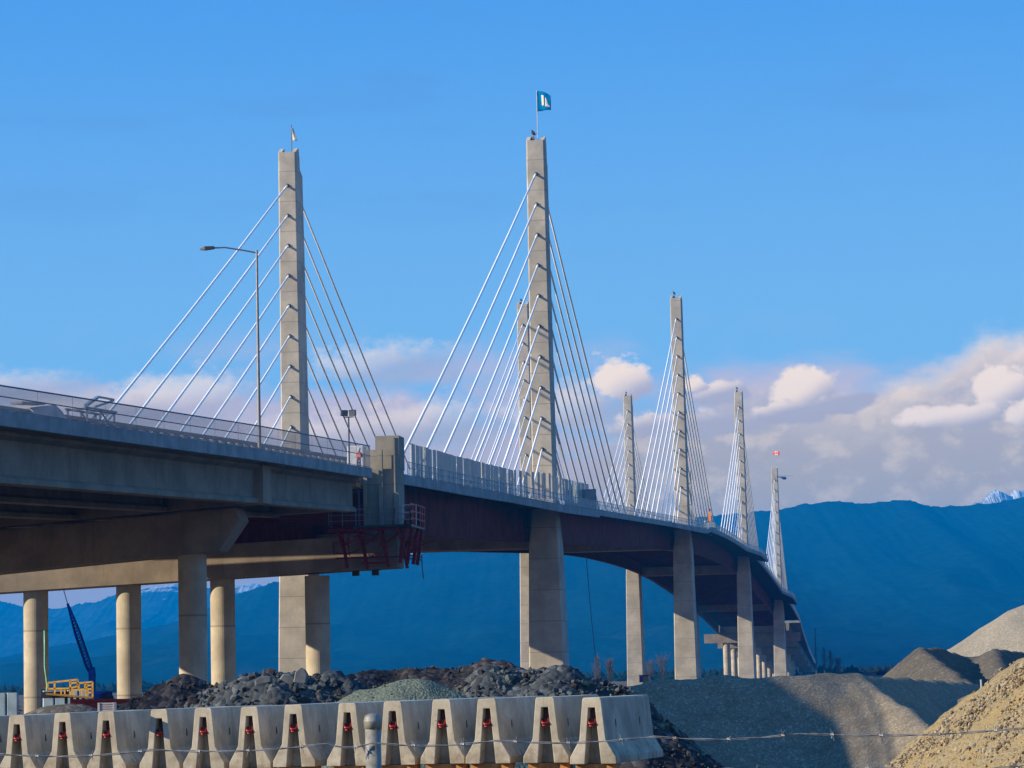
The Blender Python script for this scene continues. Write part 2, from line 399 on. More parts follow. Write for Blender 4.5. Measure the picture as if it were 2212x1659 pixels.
ridge('mountain', [(-1500, 1440), (-600, 1425), (-200, 1428), (0, 1415), (180, 1381), (293, 1358), (371, 1341), (500, 1283), (586, 1249), (760, 1215), (900, 1185), (1050, 1160), (1200, 1140), (1380, 1118),
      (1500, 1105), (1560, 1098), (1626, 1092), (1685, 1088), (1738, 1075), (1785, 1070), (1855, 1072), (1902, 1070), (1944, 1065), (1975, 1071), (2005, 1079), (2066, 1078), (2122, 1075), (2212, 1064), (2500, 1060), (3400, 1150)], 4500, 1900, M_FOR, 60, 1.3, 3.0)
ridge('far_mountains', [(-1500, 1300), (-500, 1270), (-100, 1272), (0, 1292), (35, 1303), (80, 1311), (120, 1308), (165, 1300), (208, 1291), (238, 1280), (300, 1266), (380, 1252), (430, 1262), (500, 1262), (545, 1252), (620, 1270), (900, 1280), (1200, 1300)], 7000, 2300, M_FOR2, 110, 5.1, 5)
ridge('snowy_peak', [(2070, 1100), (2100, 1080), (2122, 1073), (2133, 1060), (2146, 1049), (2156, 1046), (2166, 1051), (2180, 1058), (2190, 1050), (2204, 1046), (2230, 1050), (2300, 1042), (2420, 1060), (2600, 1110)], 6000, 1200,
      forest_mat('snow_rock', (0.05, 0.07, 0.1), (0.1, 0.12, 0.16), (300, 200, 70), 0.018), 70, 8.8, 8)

# ------------------------------------------------------------------ the cable-stayed bridge
bridge = thing('cable_stayed_bridge', L(0, 0, GROUND), 'long cable-stayed bridge with eight concrete pylons, white cables and dark red girders', 'bridge')
S_END = 850
stations = [-112 + 3.0 * i for i in range(int((S_END + 112) / 3.0) + 1)]
extra = []
for k in range(4):
    extra += [242 * k + 20, 242 * k + 21.2, 242 * k - 20, 242 * k - 36]
stations = sorted(set(s for s in stations + extra))
def cf(s): return interp(s, [-165, -118, -70], [0.058, 0.034, 0.0])     # crossfall (right side higher)
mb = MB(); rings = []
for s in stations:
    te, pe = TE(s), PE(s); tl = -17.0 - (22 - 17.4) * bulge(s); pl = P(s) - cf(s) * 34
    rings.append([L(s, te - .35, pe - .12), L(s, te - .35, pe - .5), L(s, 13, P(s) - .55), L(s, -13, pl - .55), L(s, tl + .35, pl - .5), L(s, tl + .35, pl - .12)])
mb.loft(rings); mb.build('deck_slab', plain('soffit_painted_shade', (.022, .013, .012), .9, 0, .3, .3, spec=0.05), bridge)  # near-black slab colour carries the shade under the deck overhang
for side in (1, -1):
    mb = MB(); rings = []
    for s in stations:
        if side > 0: te, pe = TE(s), PE(s)
        else: te, pe = -17.0 - 4.6 * bulge(s), P(s) - cf(s) * 34
        rings.append([L(s, te, pe), L(s, te, pe - .95), L(s, te - side * .35, pe - .95), L(s, te - side * .35, pe)])
    mb.loft(rings); mb.build('edge_beam', M_BEAM, bridge)
    mb = MB(); rings = []
    for s in stations[::2]:
        tg = side * 14.0; pz = P(s) - (cf(s) * 31 if side < 0 else 0)
        rings.append([L(s, tg - .5, pz - .5), L(s, tg - .06, pz - .55), L(s, tg - .06, pz - 5.2), L(s, tg - .5, pz - 5.25), L(s, tg - .5, pz - 5.4), L(s, tg + .5, pz - 5.4), L(s, tg + .5, pz - 5.25), L(s, tg + .06, pz - 5.2), L(s, tg + .06, pz - .55), L(s, tg + .5, pz - .5)])
    mb.loft(rings); mb.build('edge_girder', M_DKSTEEL, bridge)
mb = MB()
s = -117
while s < S_END - 2:
    c = cf(s)
    mb.hexa([L(s, -13.5, P(s) - 27 * c - 2.4), L(s, 13.5, P(s) - 2.6), L(s + .3, 13.5, P(s) - 2.6), L(s + .3, -13.5, P(s) - 27 * c - 2.4),
             L(s, -13.5, P(s) - 27 * c - .56), L(s, 13.5, P(s) - .56), L(s + .3, 13.5, P(s) - .56), L(s + .3, -13.5, P(s) - 27 * c - .56)])
    s += 5.45
tag(mb.build('floor_beam', M_DKSTEEL, bridge), kind='stuff')
PYL = [dict(s=0, top=70.3, cb=16.5), dict(s=242, top=80.4, cb=26.2, k=1.3), dict(s=484, top=83.1, cb=28.7, k=1.45), dict(s=726, top=76.8, cb=22.5, k=1.6)]
CBT = 16.72
def pyl_dims(z, d):
    top, deck, cb = d['top'], P(d['s']) + 1, d['cb']
    h = interp(z, [GROUND, cb, deck - 2.5, deck, top], [2.45, 1.98, 1.60, 1.42, 1.21])
    dp = interp(z, [GROUND, cb, deck, top], [9.0, 8.2, 7.2, 6.0]) * d.get('k', 1.0)
    c = interp(z, [GROUND, cb, deck, top], [16.62, 16.60, 16.70, 16.74])
    return h, dp, c
stuff_cables = MB(); cable_count = 0
def pylon(d, side):
    global cable_count
    s0 = d['s']; base = GROUND - 2
    zs = [base, 5, d['cb'], P(s0) - 1.5, P(s0) + 1, (P(s0) + d['top']) / 2, d['top'] - 2.4, d['top']]
    mb = MB(); rings = []
    for z in zs:
        h, dp, c = pyl_dims(z, d); ce = side * c
        pf = [(0.2, -h), (0, -h + .16), (0, h - .16), (0.2, h), (dp * .42, h), (dp * .46, h - .28), (dp - .5, h - .30), (dp, h - .55), (dp, -h + .55), (dp - .5, -h + .30), (dp * .46, -h + .28), (dp * .42, -h)]
        rings.append([L(s0 + a, ce + b, z if z < d['top'] or a < 1 else z - 2.9 * a / dp) for a, b in pf])
    mb.loft(rings)
    h, dp, c = pyl_dims(d['top'], d); T = d['top']; ce = side * c
    for sg in (-1, 1):      # raised side cheeks at the head of the pylon
        prof = [(0.14, T + .05), (1.5, T + .75), (1.9, T + .75), (dp * .41, T - .55), (dp * .41, T - 2.2), (0.14, T - 2.2)]
        o = ce + sg * h; i = ce + sg * (h - .5)
        ra = [L(s0 + a, o, z) for a, z in prof]; rb = [L(s0 + a, i, z) for a, z in prof]
        mb.loft([ra, rb])
    py = mb.build('pylon', M_PYLON, bridge)
    near = (s0 <= 242) or (s0 == 484 and side > 0)
    for k in range(10):
        za = d['top'] - 4.45 - 4.05 * k
        h, dp, c = pyl_dims(za, d); ce = side * c
        reach = 112.5 - 10.9 * k
        for back in (0, 1):
            if back: a = L(s0 + dp - .2, ce, za); sb = s0 + dp + reach - 4
            else: a = L(s0 + .2, ce, za); sb = s0 - reach
            pz = P(sb) - (cf(sb) * 33 if side < 0 else 0)
            b = L(sb, side * 16.72, pz - .3)
            if sb < -113.5: continue
            sag = (b - a).length * 0.004
            mid = [(a.lerp(b, f)) - Vector((0, 0, sag * 4 * f * (1 - f))) for f in (0, .02, .25, .5, .75, .985, 1)]
            tgt = MB() if near else stuff_cables
            tgt.tube([a, mid[1]], .15, 8, 0); tgt.tube(mid[1:6], .135, 8, 0); tgt.tube(mid[5:], .19, 8, 0)
            tgt.tube([a, a + (b - a).normalized() * .35], .26, 8, 1)
            if near:
                cb = tgt.build('stay_cable', [M_CABLE, M_COLLAR], py, smooth=True); cable_count += 1
    return py
for d in PYL:
    for side in (1, -1): pylon(d, side)
tag(stuff_cables.build('stay_cable', [M_CABLE, M_COLLAR], bridge, smooth=True), kind='stuff')
for d in PYL:
    mb = MB(); s0 = d['s']
    mb.lbox(s0 + 1.2, s0 + 6.4, -15.0, 15.0, d['cb'], d['cb'] + 2.6)
    for sg in (-1, 1):      # bearing plinth and knee below each girder
        mb.lbox(s0 + 2.0, s0 + 5.6, sg * 14 - .9, sg * 14 + .9, d['cb'] + 2.6, P(s0) - 5.42)
    mb.build('crossbeam', M_CONC, bridge)
# railings along both deck edges
def railing(side, name, parent, s0, s1, edge, zf, infill, hgt=1.25, step=2.5, r=.035):
    mb = MB(); s = s0; last = None; pl = []
    while s <= s1 + .01:
        pl.append(L(s, edge(s) - side * .12, zf(s))); s += step
    for p in pl: mb.bar(p, p + Vector((0, 0, hgt)), .07)
    for hh in (.12, hgt * .55, hgt): mb.tube([p + Vector((0, 0, hh)) for p in pl], r, 5)
    m2 = MB(); rings = [[p + Vector((0, 0, .12)), p + Vector((0, 0, hgt - .03))] for p in pl]
    m2.loft(rings, closed=False, cap=False)
    ro = mb.build(name, M_RAIL, parent)
    m2.build('mesh_infill', infill, ro)
    return ro
railing(1, 'railing', bridge, -106, 848, TE, PE, M_NET)
railing(-1, 'railing', bridge, -118, 848, lambda s: -17.0 - 4.6 * bulge(s), lambda s: P(s) - cf(s) * 34, M_NET)
# end pier walls above the joint
mb = MB()
def rib(t0, t1, s0, s1, z0, z1): mb.lbox(s0, s1, t0, t1, z0, z1)
rib(15.2, 18.35, -118.4, -115.6, 12.7, 18.6)
rib(15.2, 15.55, -118.9, -118.41, 12.7, 18.55)
rib(16.62, 16.95, -118.9, -118.41, 12.7, 20.3)
rib(18.0, 18.4, -118.9, -118.41, 12.7, 21.3)
rib(15.25, 16.6, -117.9, -115.8, 18.61, 20.4)
rib(16.2, 18.35, -118.0, -115.2, 18.62, 21.6)
mb.lbox(-123.5, -111.8, -18, 14.6, 17.3, 18.0)
mb.build('end_pier_wall', concrete('end_wall_concrete', (0.24, 0.225, 0.19), 0.35, streak=.4, joint=2.6, joff=1.1), bridge)

# ------------------------------------------------------------------ approach viaduct (near)
app = thing('approach_viaduct', L(-140, 0, GROUND), 'concrete girder viaduct with round columns rising from the left edge to the first pylons', 'viaduct')
# right edge line: along the bridge then an unseen stretch bent to throw its shadow on the heaps
edge = []
for s in [-124 - 6 * i for i in range(19)]: edge.append((L(s, TE0(s), P(s)), cf(s)))
e_last = edge[-1][0]
for (x, y, z) in ((-27.8, 122, 13.6), (-23.8, 104, 13.0), (-20.3, 90, 12.5), (-20.1, 78, 12.0), (-26.0, 64, 11.2), (-31.0, 53, 10.6), (-38, 44, 10), (-48, 36, 9.5), (-62, 29, 9)):
    edge.append((Vector((x, y, z)), 0.058))
def cr_(a, b, c, d, f): return 0.5 * ((2 * b) + (c - a) * f + (2 * a - 5 * b + 4 * c - d) * f * f + (3 * b - a - 3 * c + d) * f ** 3)
path = []
for i in range(len(edge) - 1):
    p = [edge[max(0, min(len(edge) - 1, i + k))][0] for k in (-1, 0, 1, 2)]
    for k in range(3):
        f = k / 3; path.append((cr_(*p, f), edge[i][1] * (1 - f) + edge[i + 1][1] * f))
path.append(edge[-1])
fr = []
for i, (p, c) in enumerate(path):
    d = (path[min(i + 1, len(path) - 1)][0] - path[max(i - 1, 0)][0]); d.z = 0; d.normalize()
    n = Vector((0, 0, 1)).cross(d) * -1      # points to the inside (left seen from the camera side)
    if n.dot(RT) > 0: n = -n
    fr.append((p, n, c))
def off(i, w, dz):      # w metres in from the right edge
    p, n, c = fr[i]; return p + n * w + Vector((0, 0, dz - c * w))
WID = 31.5
def sweep(name, prof, m, parent, i0=0, i1=None, smooth=False):
    b = MB(); i1 = len(fr) if i1 is None else i1
    b.loft([[off(i, w, z) for w, z in prof] for i in range(i0, i1)]); return b.build(name, m, parent, smooth)
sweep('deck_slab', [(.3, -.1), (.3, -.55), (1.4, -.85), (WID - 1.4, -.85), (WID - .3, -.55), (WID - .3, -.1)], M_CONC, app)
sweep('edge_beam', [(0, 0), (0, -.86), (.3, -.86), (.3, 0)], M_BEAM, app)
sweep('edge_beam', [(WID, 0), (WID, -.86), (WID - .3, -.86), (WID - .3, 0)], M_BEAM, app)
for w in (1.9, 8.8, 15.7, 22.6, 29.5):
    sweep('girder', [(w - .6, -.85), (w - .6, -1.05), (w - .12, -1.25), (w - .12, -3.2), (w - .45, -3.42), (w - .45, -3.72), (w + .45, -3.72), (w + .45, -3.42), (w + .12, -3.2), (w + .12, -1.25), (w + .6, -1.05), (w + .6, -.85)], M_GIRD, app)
def hk(i): return interp(i, [0, 52], [1.0, .66])
tb = MB(); tb.loft([[off(i, w, z * (hk(i) - .06)) for w, z in [(2.2, 1.20), (2.2, .93), (2.5, .93), (2.5, 1.20)]] for i in range(len(fr))]); tb.build('traffic_barrier', M_CONC, app)
mb = MB()
acc = 0; last = fr[0][0]
def along(step, d0=0.0):
    """(point on right edge, inward normal, crossfall) every `step` metres"""
    out = []; need = d0
    for i in range(len(fr) - 1):
        a, n, c = fr[i]; b_ = fr[i + 1][0]; seg = (b_ - a).length; pos = 0
        while need <= seg - pos + 1e-9:
            pos += need; f = pos / seg; out.append((a.lerp(b_, f), n.lerp(fr[i + 1][1], f), c)); need = step
        need -= seg - pos
    return out
mb = MB()
for j_, (p, n, c) in enumerate(along(2.4, .5)):
    kk = hk(j_ * 2.4 / 2.0) - .06
    q = p + n * 2.36 - Vector((0, 0, c * 2.36)); d = Vector((-n.y, n.x, 0))
    mb.hexa([q + d * a + n * b + Vector((0, 0, z)) for z in (-.1, .94 * kk) for a, b in ((-.33, -.14), (.33, -.14), (.33, .14), (-.33, .14))])
tag(mb.build('barrier_post', M_CONC, app), kind='stuff')
# mesh parapet fence
mb = MB()
FH = 1.95
for j_, (p, n, c) in enumerate(along(6.0, 0)): mb.bar(p + n * .15, p + n * .15 + Vector((0, 0, FH * hk(j_ * 3.0))), .016)
for hh, rr in ((FH, .05), (FH * .56, .035), (.08, .03)): mb.tube([p + n * .15 + Vector((0, 0, hh * hk(i))) for i, (p, n, c) in enumerate(fr)], rr, 5)
fence = mb.build('parapet_fence', plain('fence_rail', (0.14, 0.13, 0.14), .5, .2), app)
mb = MB(); mb.loft([[p + n * .15 + Vector((0, 0, .08)), p + n * .15 + Vector((0, 0, FH * hk(i)))] for i, (p, n, c) in enumerate(fr)], closed=False, cap=False)
mb.build('mesh_infill', M_MESH, fence)
# bents
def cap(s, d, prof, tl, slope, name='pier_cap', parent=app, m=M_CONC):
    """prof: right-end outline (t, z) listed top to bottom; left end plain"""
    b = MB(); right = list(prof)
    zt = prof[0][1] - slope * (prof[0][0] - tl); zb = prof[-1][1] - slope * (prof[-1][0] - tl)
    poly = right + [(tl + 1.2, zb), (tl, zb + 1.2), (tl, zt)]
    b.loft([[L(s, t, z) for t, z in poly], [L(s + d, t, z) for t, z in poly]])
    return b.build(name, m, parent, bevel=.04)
def column(s, t, r, zt, parent=app):
    b = MB(); n = 40
    b.loft([[L(s + r * math.sin(2 * math.pi * k / n), t + r * math.cos(2 * math.pi * k / n), z) for k in range(n)] for z in (GROUND - 1, 0, 4, zt)])
    return b.build('column', M_COLUMN, parent, smooth=False)
cap(-161, 3.0, [(13.4, 12.9), (13.75, 12.0), (12.1, 9.72)], -19, .066)
column(-159.5, 9.7, 1.07, 9.6); column(-159.5, -11, 1.07, 8.2)
for sl_ in (0.9, 2.0):
    pass
cap(-118, 3.4, [(18.1, 12.85), (18.0, 9.8)], -21, .034)
for t in (10.35, 1.63, -7.1, -15.8): column(-116.3, t, 1.12, 9.3)
for t in (13.6, 15.4): mb = MB(); mb.lbox(-116.5, -116, t, t + .6, 9.2, 9.75); mb.build('drain_bracket', M_DARK, app)
# diaphragms over bent A (right face shows as a pale block) and at the joint
def diaph(s0, s1, t0, t1, zt, zb, sl=.058):
    b = MB(); P8 = []
    for (dz) in (zb, zt):
        for s, t in ((s0, t0), (s0, t1), (s1, t1), (s1, t0)): P8.append(L(s, t, P(s) + dz - sl * (TE0(s) - t)))
    b.hexa(P8); return b.build('diaphragm', M_CONC, app)
diaph(-161.2, -158.4, -16, 15.6, -.87, -3.75)
diaph(-126, -124.2, -15, 14.9, -.87, -3.6, .035)
# next bents, out of the picture on the left
for idx in (62, 70):
    idx = min(idx, len(fr) - 2)
    p, n, c = fr[idx]; d = Vector((-n.y, n.x, 0))
    b = MB(); q = [off(idx, w, z) for w, z in ((4.5, -3.75), (5.5, -6.8), (29, -6.8), (30.5, -3.75))]
    b.loft([[v - d * 1.4 for v in q], [v + d * 1.4 for v in q]]); b.build('pier_cap', M_CONC, app)
    for w in (10, 24):
        q = off(idx, w, -6.6); b = MB(); b.tube([(q.x, q.y, GROUND - 1), q], 1.1, 24); b.build('column', M_COLUMN, app)

# ------------------------------------------------------------------ far approach viaduct
far = thing('far_viaduct', L(980, 0, GROUND), 'distant viaduct descending to the ground beyond the last pylons', 'viaduct')
sf = [S_END + 2 + 12 * i for i in range(30)]
mb = MB(); mb.loft([[L(s, TE0(s), P(s)), L(s, TE0(s), P(s) - 1.2), L(s, -17, P(s) - 1.2), L(s, -17, P(s))] for s in sf]); mb.build('deck_slab', M_BEAM, far)
for t in (15, -14.5):
    mb = MB(); mb.loft([[L(s, t - .8, P(s) - 1.2), L(s, t + .8, P(s) - 1.2), L(s, t + .5, P(s) - 5.0), L(s, t - .5, P(s) - 5.0)] for s in sf]); mb.build('girder', M_GIRD, far)
mb = MB(); mb.lbox(847, 851.5, -20.3, 20.4, 11.6, 15.4); mb.build('pier_cap', M_CONC, far)
for t in (-11.0, 0, 11): column(849, t, 1.5, 11.8, far)
for s in (900, 950, 1000, 1050, 1100):
    mb = MB(); zt = P(s) - 5; mb.lbox(s, s + 3, -18, 17, zt - 3, zt); mb.build('pier_cap', M_CONC, far)
    for t in (-11, 0, 11): column(s + 1.5, t, 1.3, zt - 2.8, far)
railing(1, 'railing', far, 853, 1190, lambda s: TE0(s), P, M_NET)

# ------------------------------------------------------------------ hoarding on the footway
ho = thing('site_hoarding', L(-35, 15.5, P(-35)), 'row of tall translucent sheeting panels along the bridge footway beside the first right pylon', 'hoarding')
s = -103.0; k = 0; rnd = random.Random(3)
while s < 27.5:
    w = rnd.choice((2.3, 2.1, 2.4, 1.9, .4)); tt = 16.93 + rnd.uniform(-.02, .04); skew = rnd.uniform(-.05, .03); h = 3.2 + rnd.uniform(-.05, .05)
    if s > -14: tt = 19.6 + rnd.uniform(-.1, .1); h = 2.9
    elif s > -30: tt = interp(s, [-30, -14], [16.93, 19.6])
    z = P(s) - .15
    pm = M_HOARD_SUN if (s > 2 and s < 19.5) or w < 1 else M_HOARD  # paler sheeting paints sun past the pylon and light gaps between panels
    mb = MB(); mb.hexa([L(s, tt, z), L(s, tt + .03, z), L(s + w - .1, tt + .03 + skew, z), L(s + w - .1, tt + skew, z),
                        L(s, tt, z + h), L(s, tt + .03, z + h), L(s + w - .1, tt + .03 + skew, z + h + .05), L(s + w - .1, tt + skew, z + h + .05)])
    mb.build('hoarding_panel', pm, ho)
    if k % 2 == 0:
        mb = MB(); mb.lbox(s - .12, s - .02, tt - .16, tt - .03, z, z + h + .02); mb.build('post', M_HOARDP, ho)
    s += w + rnd.uniform(-.05, .10); k += 1
mb = MB(); mb.lbox(19.6, 19.7, 17.2, 21.6, PE(19) - .1, PE(19) + 3.0); mb.lbox(17.2, 17.3, 20.3, 21.8, PE(17) - .1, PE(17) + 2.6); mb.build('return_panel', M_HOARD, ho)

# ------------------------------------------------------------------ formwork brackets and working platform on the end pier
fw = thing('formwork_platform', L(-119, 17, 13), 'red steel brackets and railed working platform hanging below the deck joint', 'work platform')
mb = MB(); mb.lbox(-121.3, -119.0, 14.6, 19.8, 13.25, 13.45); mb.lbox(-121.3, -114, 18.5, 19.9, 13.25, 13.45); mb.build('platform_deck', M_DARK, fw)
for i, (t, h) in enumerate(((13.2, 3.4), (15.0, 3.6), (16.9, 3.4), (18.6, 3.6))):
    mb = MB(); z0 = 13.24
    mb.bar(L(-119.3, t, z0), L(-119.15, t + .5, z0 - h), .34, .26); mb.bar(L(-121, t, z0), L(-119.4, t + .4, z0 - h * .7), .2)
    mb.bar(L(-121.2, t, z0 - .1), L(-119, t, z0 - .1), .2); mb.bar(L(-119.2, t, z0 - h * .45), L(-119.2, t + 1.6, z0 - .4), .1)
    mb.build('bracket', M_RED, fw)
for t, s in ((19.2, -120), (19.5, -118), (19.7, -116), (19.8, -114.4)):
    mb = MB(); mb.bar(L(s, t, 13.9), L(s, t - .6, 10.1), .34, .3); mb.bar(L(s, t, 13.2), L(s, 18.6, 11.2), .16); mb.bar(L(s, t - .3, 11.8), L(s + 1.8, t - .4, 13), .12); mb.bar(L(s, t - .5, 10.6), L(s + 1.6, t - .5, 10.6), .12); mb.build('bracket', M_RED, fw)
rr = random.Random(4)
mb = MB()
for k in range(26):
    t = rr.uniform(12.3, 20.2); z = rr.uniform(10.6, 12.9); a = L(-119.6 + rr.uniform(-1.4, .3), t, z)
    if rr.random() < .5: mb.bar(a, a + Vector((rr.uniform(-.3, .3), 0, rr.uniform(1, 2.4))), .1)
    else: mb.bar(a, a + Vector((rr.uniform(.8, 1.8), 0, rr.uniform(-.5, .9))), .1)
tag(mb.build('brace_work', M_RED, fw), kind='stuff')
mb = MB(); mb.bar(L(-119.3, 15, 10.2), L(-119.3, 17.2, 10.2), .18); mb.bar(L(-119.3, 12.7, 10.7), L(-119.3, 19, 10.7), .14); mb.bar(L(-120.8, 12.4, 13.1), L(-120.8, 19.9, 13.1), .22); mb.build('waler', M_RED, fw)
def rail_run(pts, h=1.5, m=M_RAIL, name='guard_rail', parent=fw, r=.045, rails=3):
    mb = MB()
    for a, b in zip(pts[:-1], pts[1:]):
        n = max(1, round((b - a).length / 1.2))
        for i in range(n + 1): q = a.lerp(b, i / n); mb.bar(q, q + Vector((0, 0, h)), r * 1.5)
        for j in range(rails): zz = h * (j + 1) / rails; mb.bar(a + Vector((0, 0, zz)), b + Vector((0, 0, zz)), r * 1.3)
    return mb.build(name, m, parent)
rail_run([L(-121.2, 12.5, 13.4), L(-121.2, 19.8, 13.4)], 1.5, plain('dark_rail', (0.12, 0.14, 0.2), .5))
rail_run([L(-121.2, 19.8, 13.4), L(-117.5, 19.9, 13.4), L(-114, 19.9, 13.4)], 1.9, plain('red_rail', (0.42, 0.08, 0.08), .5))
rail_run([L(-118.6, 18.7, 13.4), L(-118.6, 19.9, 13.4)], 1.9, plain('pale_rail', (0.5, 0.5, 0.5), .5))
mb = MB(); mb.bar(L(-119.6, 12.4, 13.4), L(-119.6, 12.4, 15), .1)
for zz in (14.9, 16.6, 18): mb.bar(L(-119.4, 14.0, zz), L(-119.4, 15.1, zz), .1)
mb.bar(L(-119.4, 14.9, 13), L(-119.4, 14.9, 19), .14); mb.build('ladder', plain('dark_ladder', (0.06, 0.06, 0.12), .5), fw)

# ------------------------------------------------------------------ things standing on the decks
def on_app(px, py): pass
# street lamp on the approach edge
b0 = L(-165.6, 16.35, P(-166) - .0)
lamp = thing('street_lamp', b0, 'tall grey street lamp with a single arm standing on the edge of the approach viaduct', 'street lamp')
mb = MB(); mb.tube([b0 + Vector((0, 0, -.5)), b0 + Vector((0, 0, 7)), b0 + Vector((0, 0, 14.7))], [.14, .11, .08], 12); mb.box(-.25, .25, -.25, .25, -.2, .12, M=Matrix.Translation(b0)); mb.build('pole', plain('lamp_pole_steel', (0.20, 0.19, 0.19), .5, .4), lamp)
tip = b0 + RT * -3.3 + Vector((0, 0, 15.0))
mb = MB(); mb.tube([b0 + Vector((0, 0, 14.5)), b0 + RT * -1.1 + Vector((0, 0, 14.75)), b0 + RT * -2.4 + Vector((0, 0, 15.0)), tip], .055, 8); mb.build('arm', plain('lamp_arm_steel', (0.08, 0.08, 0.1), .5, .4), lamp)
mb = MB(); hx = [tip + RT * a + Vector((0, 0, z)) + AX * y for a, y, z in ((.1, -.16, -.08), (.1, .16, -.08), (.1, .16, .12), (.1, -.16, .12))]
hm = [tip + RT * a + Vector((0, 0, z)) + AX * y for a, y, z in ((-.55, -.22, -.14), (-.55, .22, -.14), (-.55, .22, .12), (-.55, -.22, .12))]
he = [tip + RT * a + Vector((0, 0, z)) + AX * y for a, y, z in ((-.95, -.1, -.12), (-.95, .1, -.12), (-.95, .1, -.02), (-.95, -.1, -.02))]
mb.loft([hx, hm, he]); mb.build('lamp_head', M_DARK, lamp)
# flood light mast
b0 = L(-120.5, 14.3, P(-120) - .2)
fm = thing('floodlight_mast', b0, 'slim mast with two black floodlights at the deck joint before the end pier', 'floodlight')
mb = MB(); mb.tube([b0, b0 + Vector((0, 0, 4.9))], .07, 8); mb.bar(b0 + RT * -.45 + Vector((0, 0, 4.95)), b0 + RT * .45 + Vector((0, 0, 4.95)), .09); mb.build('mast', M_DARK, fm)
for sx in (-.38, .36):
    mb = MB(); c = b0 + RT * sx + Vector((0, 0, 5.3)); rt = Matrix.Translation(c) @ Matrix.Rotation(R(25 if sx < 0 else -12), 4, 'Z') @ Matrix.Rotation(R(12), 4, 'X')
    mb.box(-.3, .3, -.12, .16, -.25, .27, M=rt); mb.box(-.24, .24, .16, .26, -.19, .2, M=rt); h_ = mb.build('floodlight', M_DARK, fm)
    mb = MB(); mb.box(-.26, .26, -.14, -.122, -.21, .23, M=rt); mb.build('lens', plain('glass_lens', (0.12, 0.14, 0.16), .1), h_)

def person(p, face, label, coat, legs, helmet, lean=0.0, arm=0.6):
    """one continuous skinned body; p = feet, face = heading (radians, 0 = +Y)"""
    me = bpy.data.meshes.new('person')
    V = [(0, 0, .95), (0, lean * .4, 1.18), (0, lean, 1.42), (0, lean * 1.15, 1.53), (0, lean * 1.3, 1.68), (0, lean * 1.35, 1.78),
         (.19, lean, 1.42), (.25, lean + .08, 1.16), (.2, lean + .08 + arm * .4, 1.0 + arm * .15), (.19, lean + .1 + arm * .52, 1.02 + arm * .15),
         (-.19, lean, 1.42), (-.25, lean + .04, 1.16), (-.2, lean + .04 + arm * .35, .98 + arm * .1), (-.19, lean + .06 + arm * .46, 1.0 + arm * .1),
         (.1, 0, .9), (.12, .03, .5), (.13, -.02, .09), (.13, .14, .04), (-.1, 0, .9), (-.13, -.05, .5), (-.14, -.1, .09), (-.14, .06, .04)]
    E_ = [(0, 1), (1, 2), (2, 3), (3, 4), (4, 5), (2, 6), (6, 7), (7, 8), (8, 9), (2, 10), (10, 11), (11, 12), (12, 13), (0, 14), (14, 15), (15, 16), (16, 17), (0, 18), (18, 19), (19, 20), (20, 21)]
    r = [.15, .15, .17, .06, .095, .07, .075, .055, .042, .035, .075, .055, .042, .035, .1, .07, .05, .045, .1, .07, .05, .045]
    me.from_pydata(V, E_, []); o = bpy.data.objects.new('person', me); COL.objects.link(o)
    me.materials.append(coat)
    sk = o.modifiers.new('skin', 'SKIN'); ly = me.skin_vertices[0].data
    for i, q in enumerate(r): ly[i].radius = (q, q)
    ly[0].use_root = True
    ss = o.modifiers.new('sub', 'SUBSURF'); ss.levels = ss.render_levels = 1
    o.location = p; o.rotation_euler = (0, 0, face); tag(o, label, 'person')
    for nm, zc, rad, m in (('hard_hat', 1.80, .13, helmet), ('face', 1.70, .098, plain('skin', (0.5, 0.3, 0.2), .6))):
        b = MB(); n = 12; cy = lean * 1.35
        rings = [[Vector((rad * math.cos(a) * math.sin(2 * math.pi * k / n), cy + rad * 1.12 * math.cos(a) * math.cos(2 * math.pi * k / n), zc + rad * math.sin(a))) for k in range(n)] for a in [R(q) for q in ((-5, 20, 45, 70, 86) if nm == 'hard_hat' else (-80, -50, -20, 20, 60))]]
        b.loft(rings); me2 = bpy.data.meshes.new(nm); me2.from_pydata(b.v, [], b.f); me2.materials.append(m); c = bpy.data.objects.new(nm, me2); COL.objects.link(c); c.parent = o
    b = MB(); b.box(-.2, .2, lean * .5 - .14, lean * .9 + .15, 1.02, 1.44); me2 = bpy.data.meshes.new('safety_vest'); me2.from_pydata(b.v, [], b.f); me2.materials.append(legs); c = bpy.data.objects.new('safety_vest', me2); COL.objects.link(c); c.parent = o
    return o
M_VEST = plain('orange_vest', (0.85, 0.16, 0.03), .7); M_PURP = plain('dark_work_clothes', (0.10, 0.04, 0.16), .8)
person(L(-122.8, 15.6, P(-123) - .0), R(-20), 'worker in an orange safety vest standing at the deck joint', M_PURP, M_VEST, M_WHITE, .1, .7)
person(L(-119.6, 14.7, 17.3), R(-95), 'worker in dark clothes leaning over the end pier wall beside the joint', M_PURP, plain('grey_vest', (0.3, 0.3, 0.28), .8), M_DARK, .22, .5)
b = MB(); 
b.lbox(-121.6, -119.6, 13.9, 15.1, 16.9, 17.25); tag(b.build('working_board', M_TIMBER, fw))
o = thing('wrapped_pallet', L(-119, 14.9, 18), 'white wrapped bundle standing on the deck by the end pier', 'bundle')
b = MB(); b.lbox(-116.9, -115.4, 13.4, 14.9, 18.6, 20.9); b.build('wrapping', M_WHITE, o, bevel=.08); b = MB(); b.lbox(-117, -115.3, 13.3, 15.0, 18.4, 18.6); b.build('pallet', M_TIMBER, o)

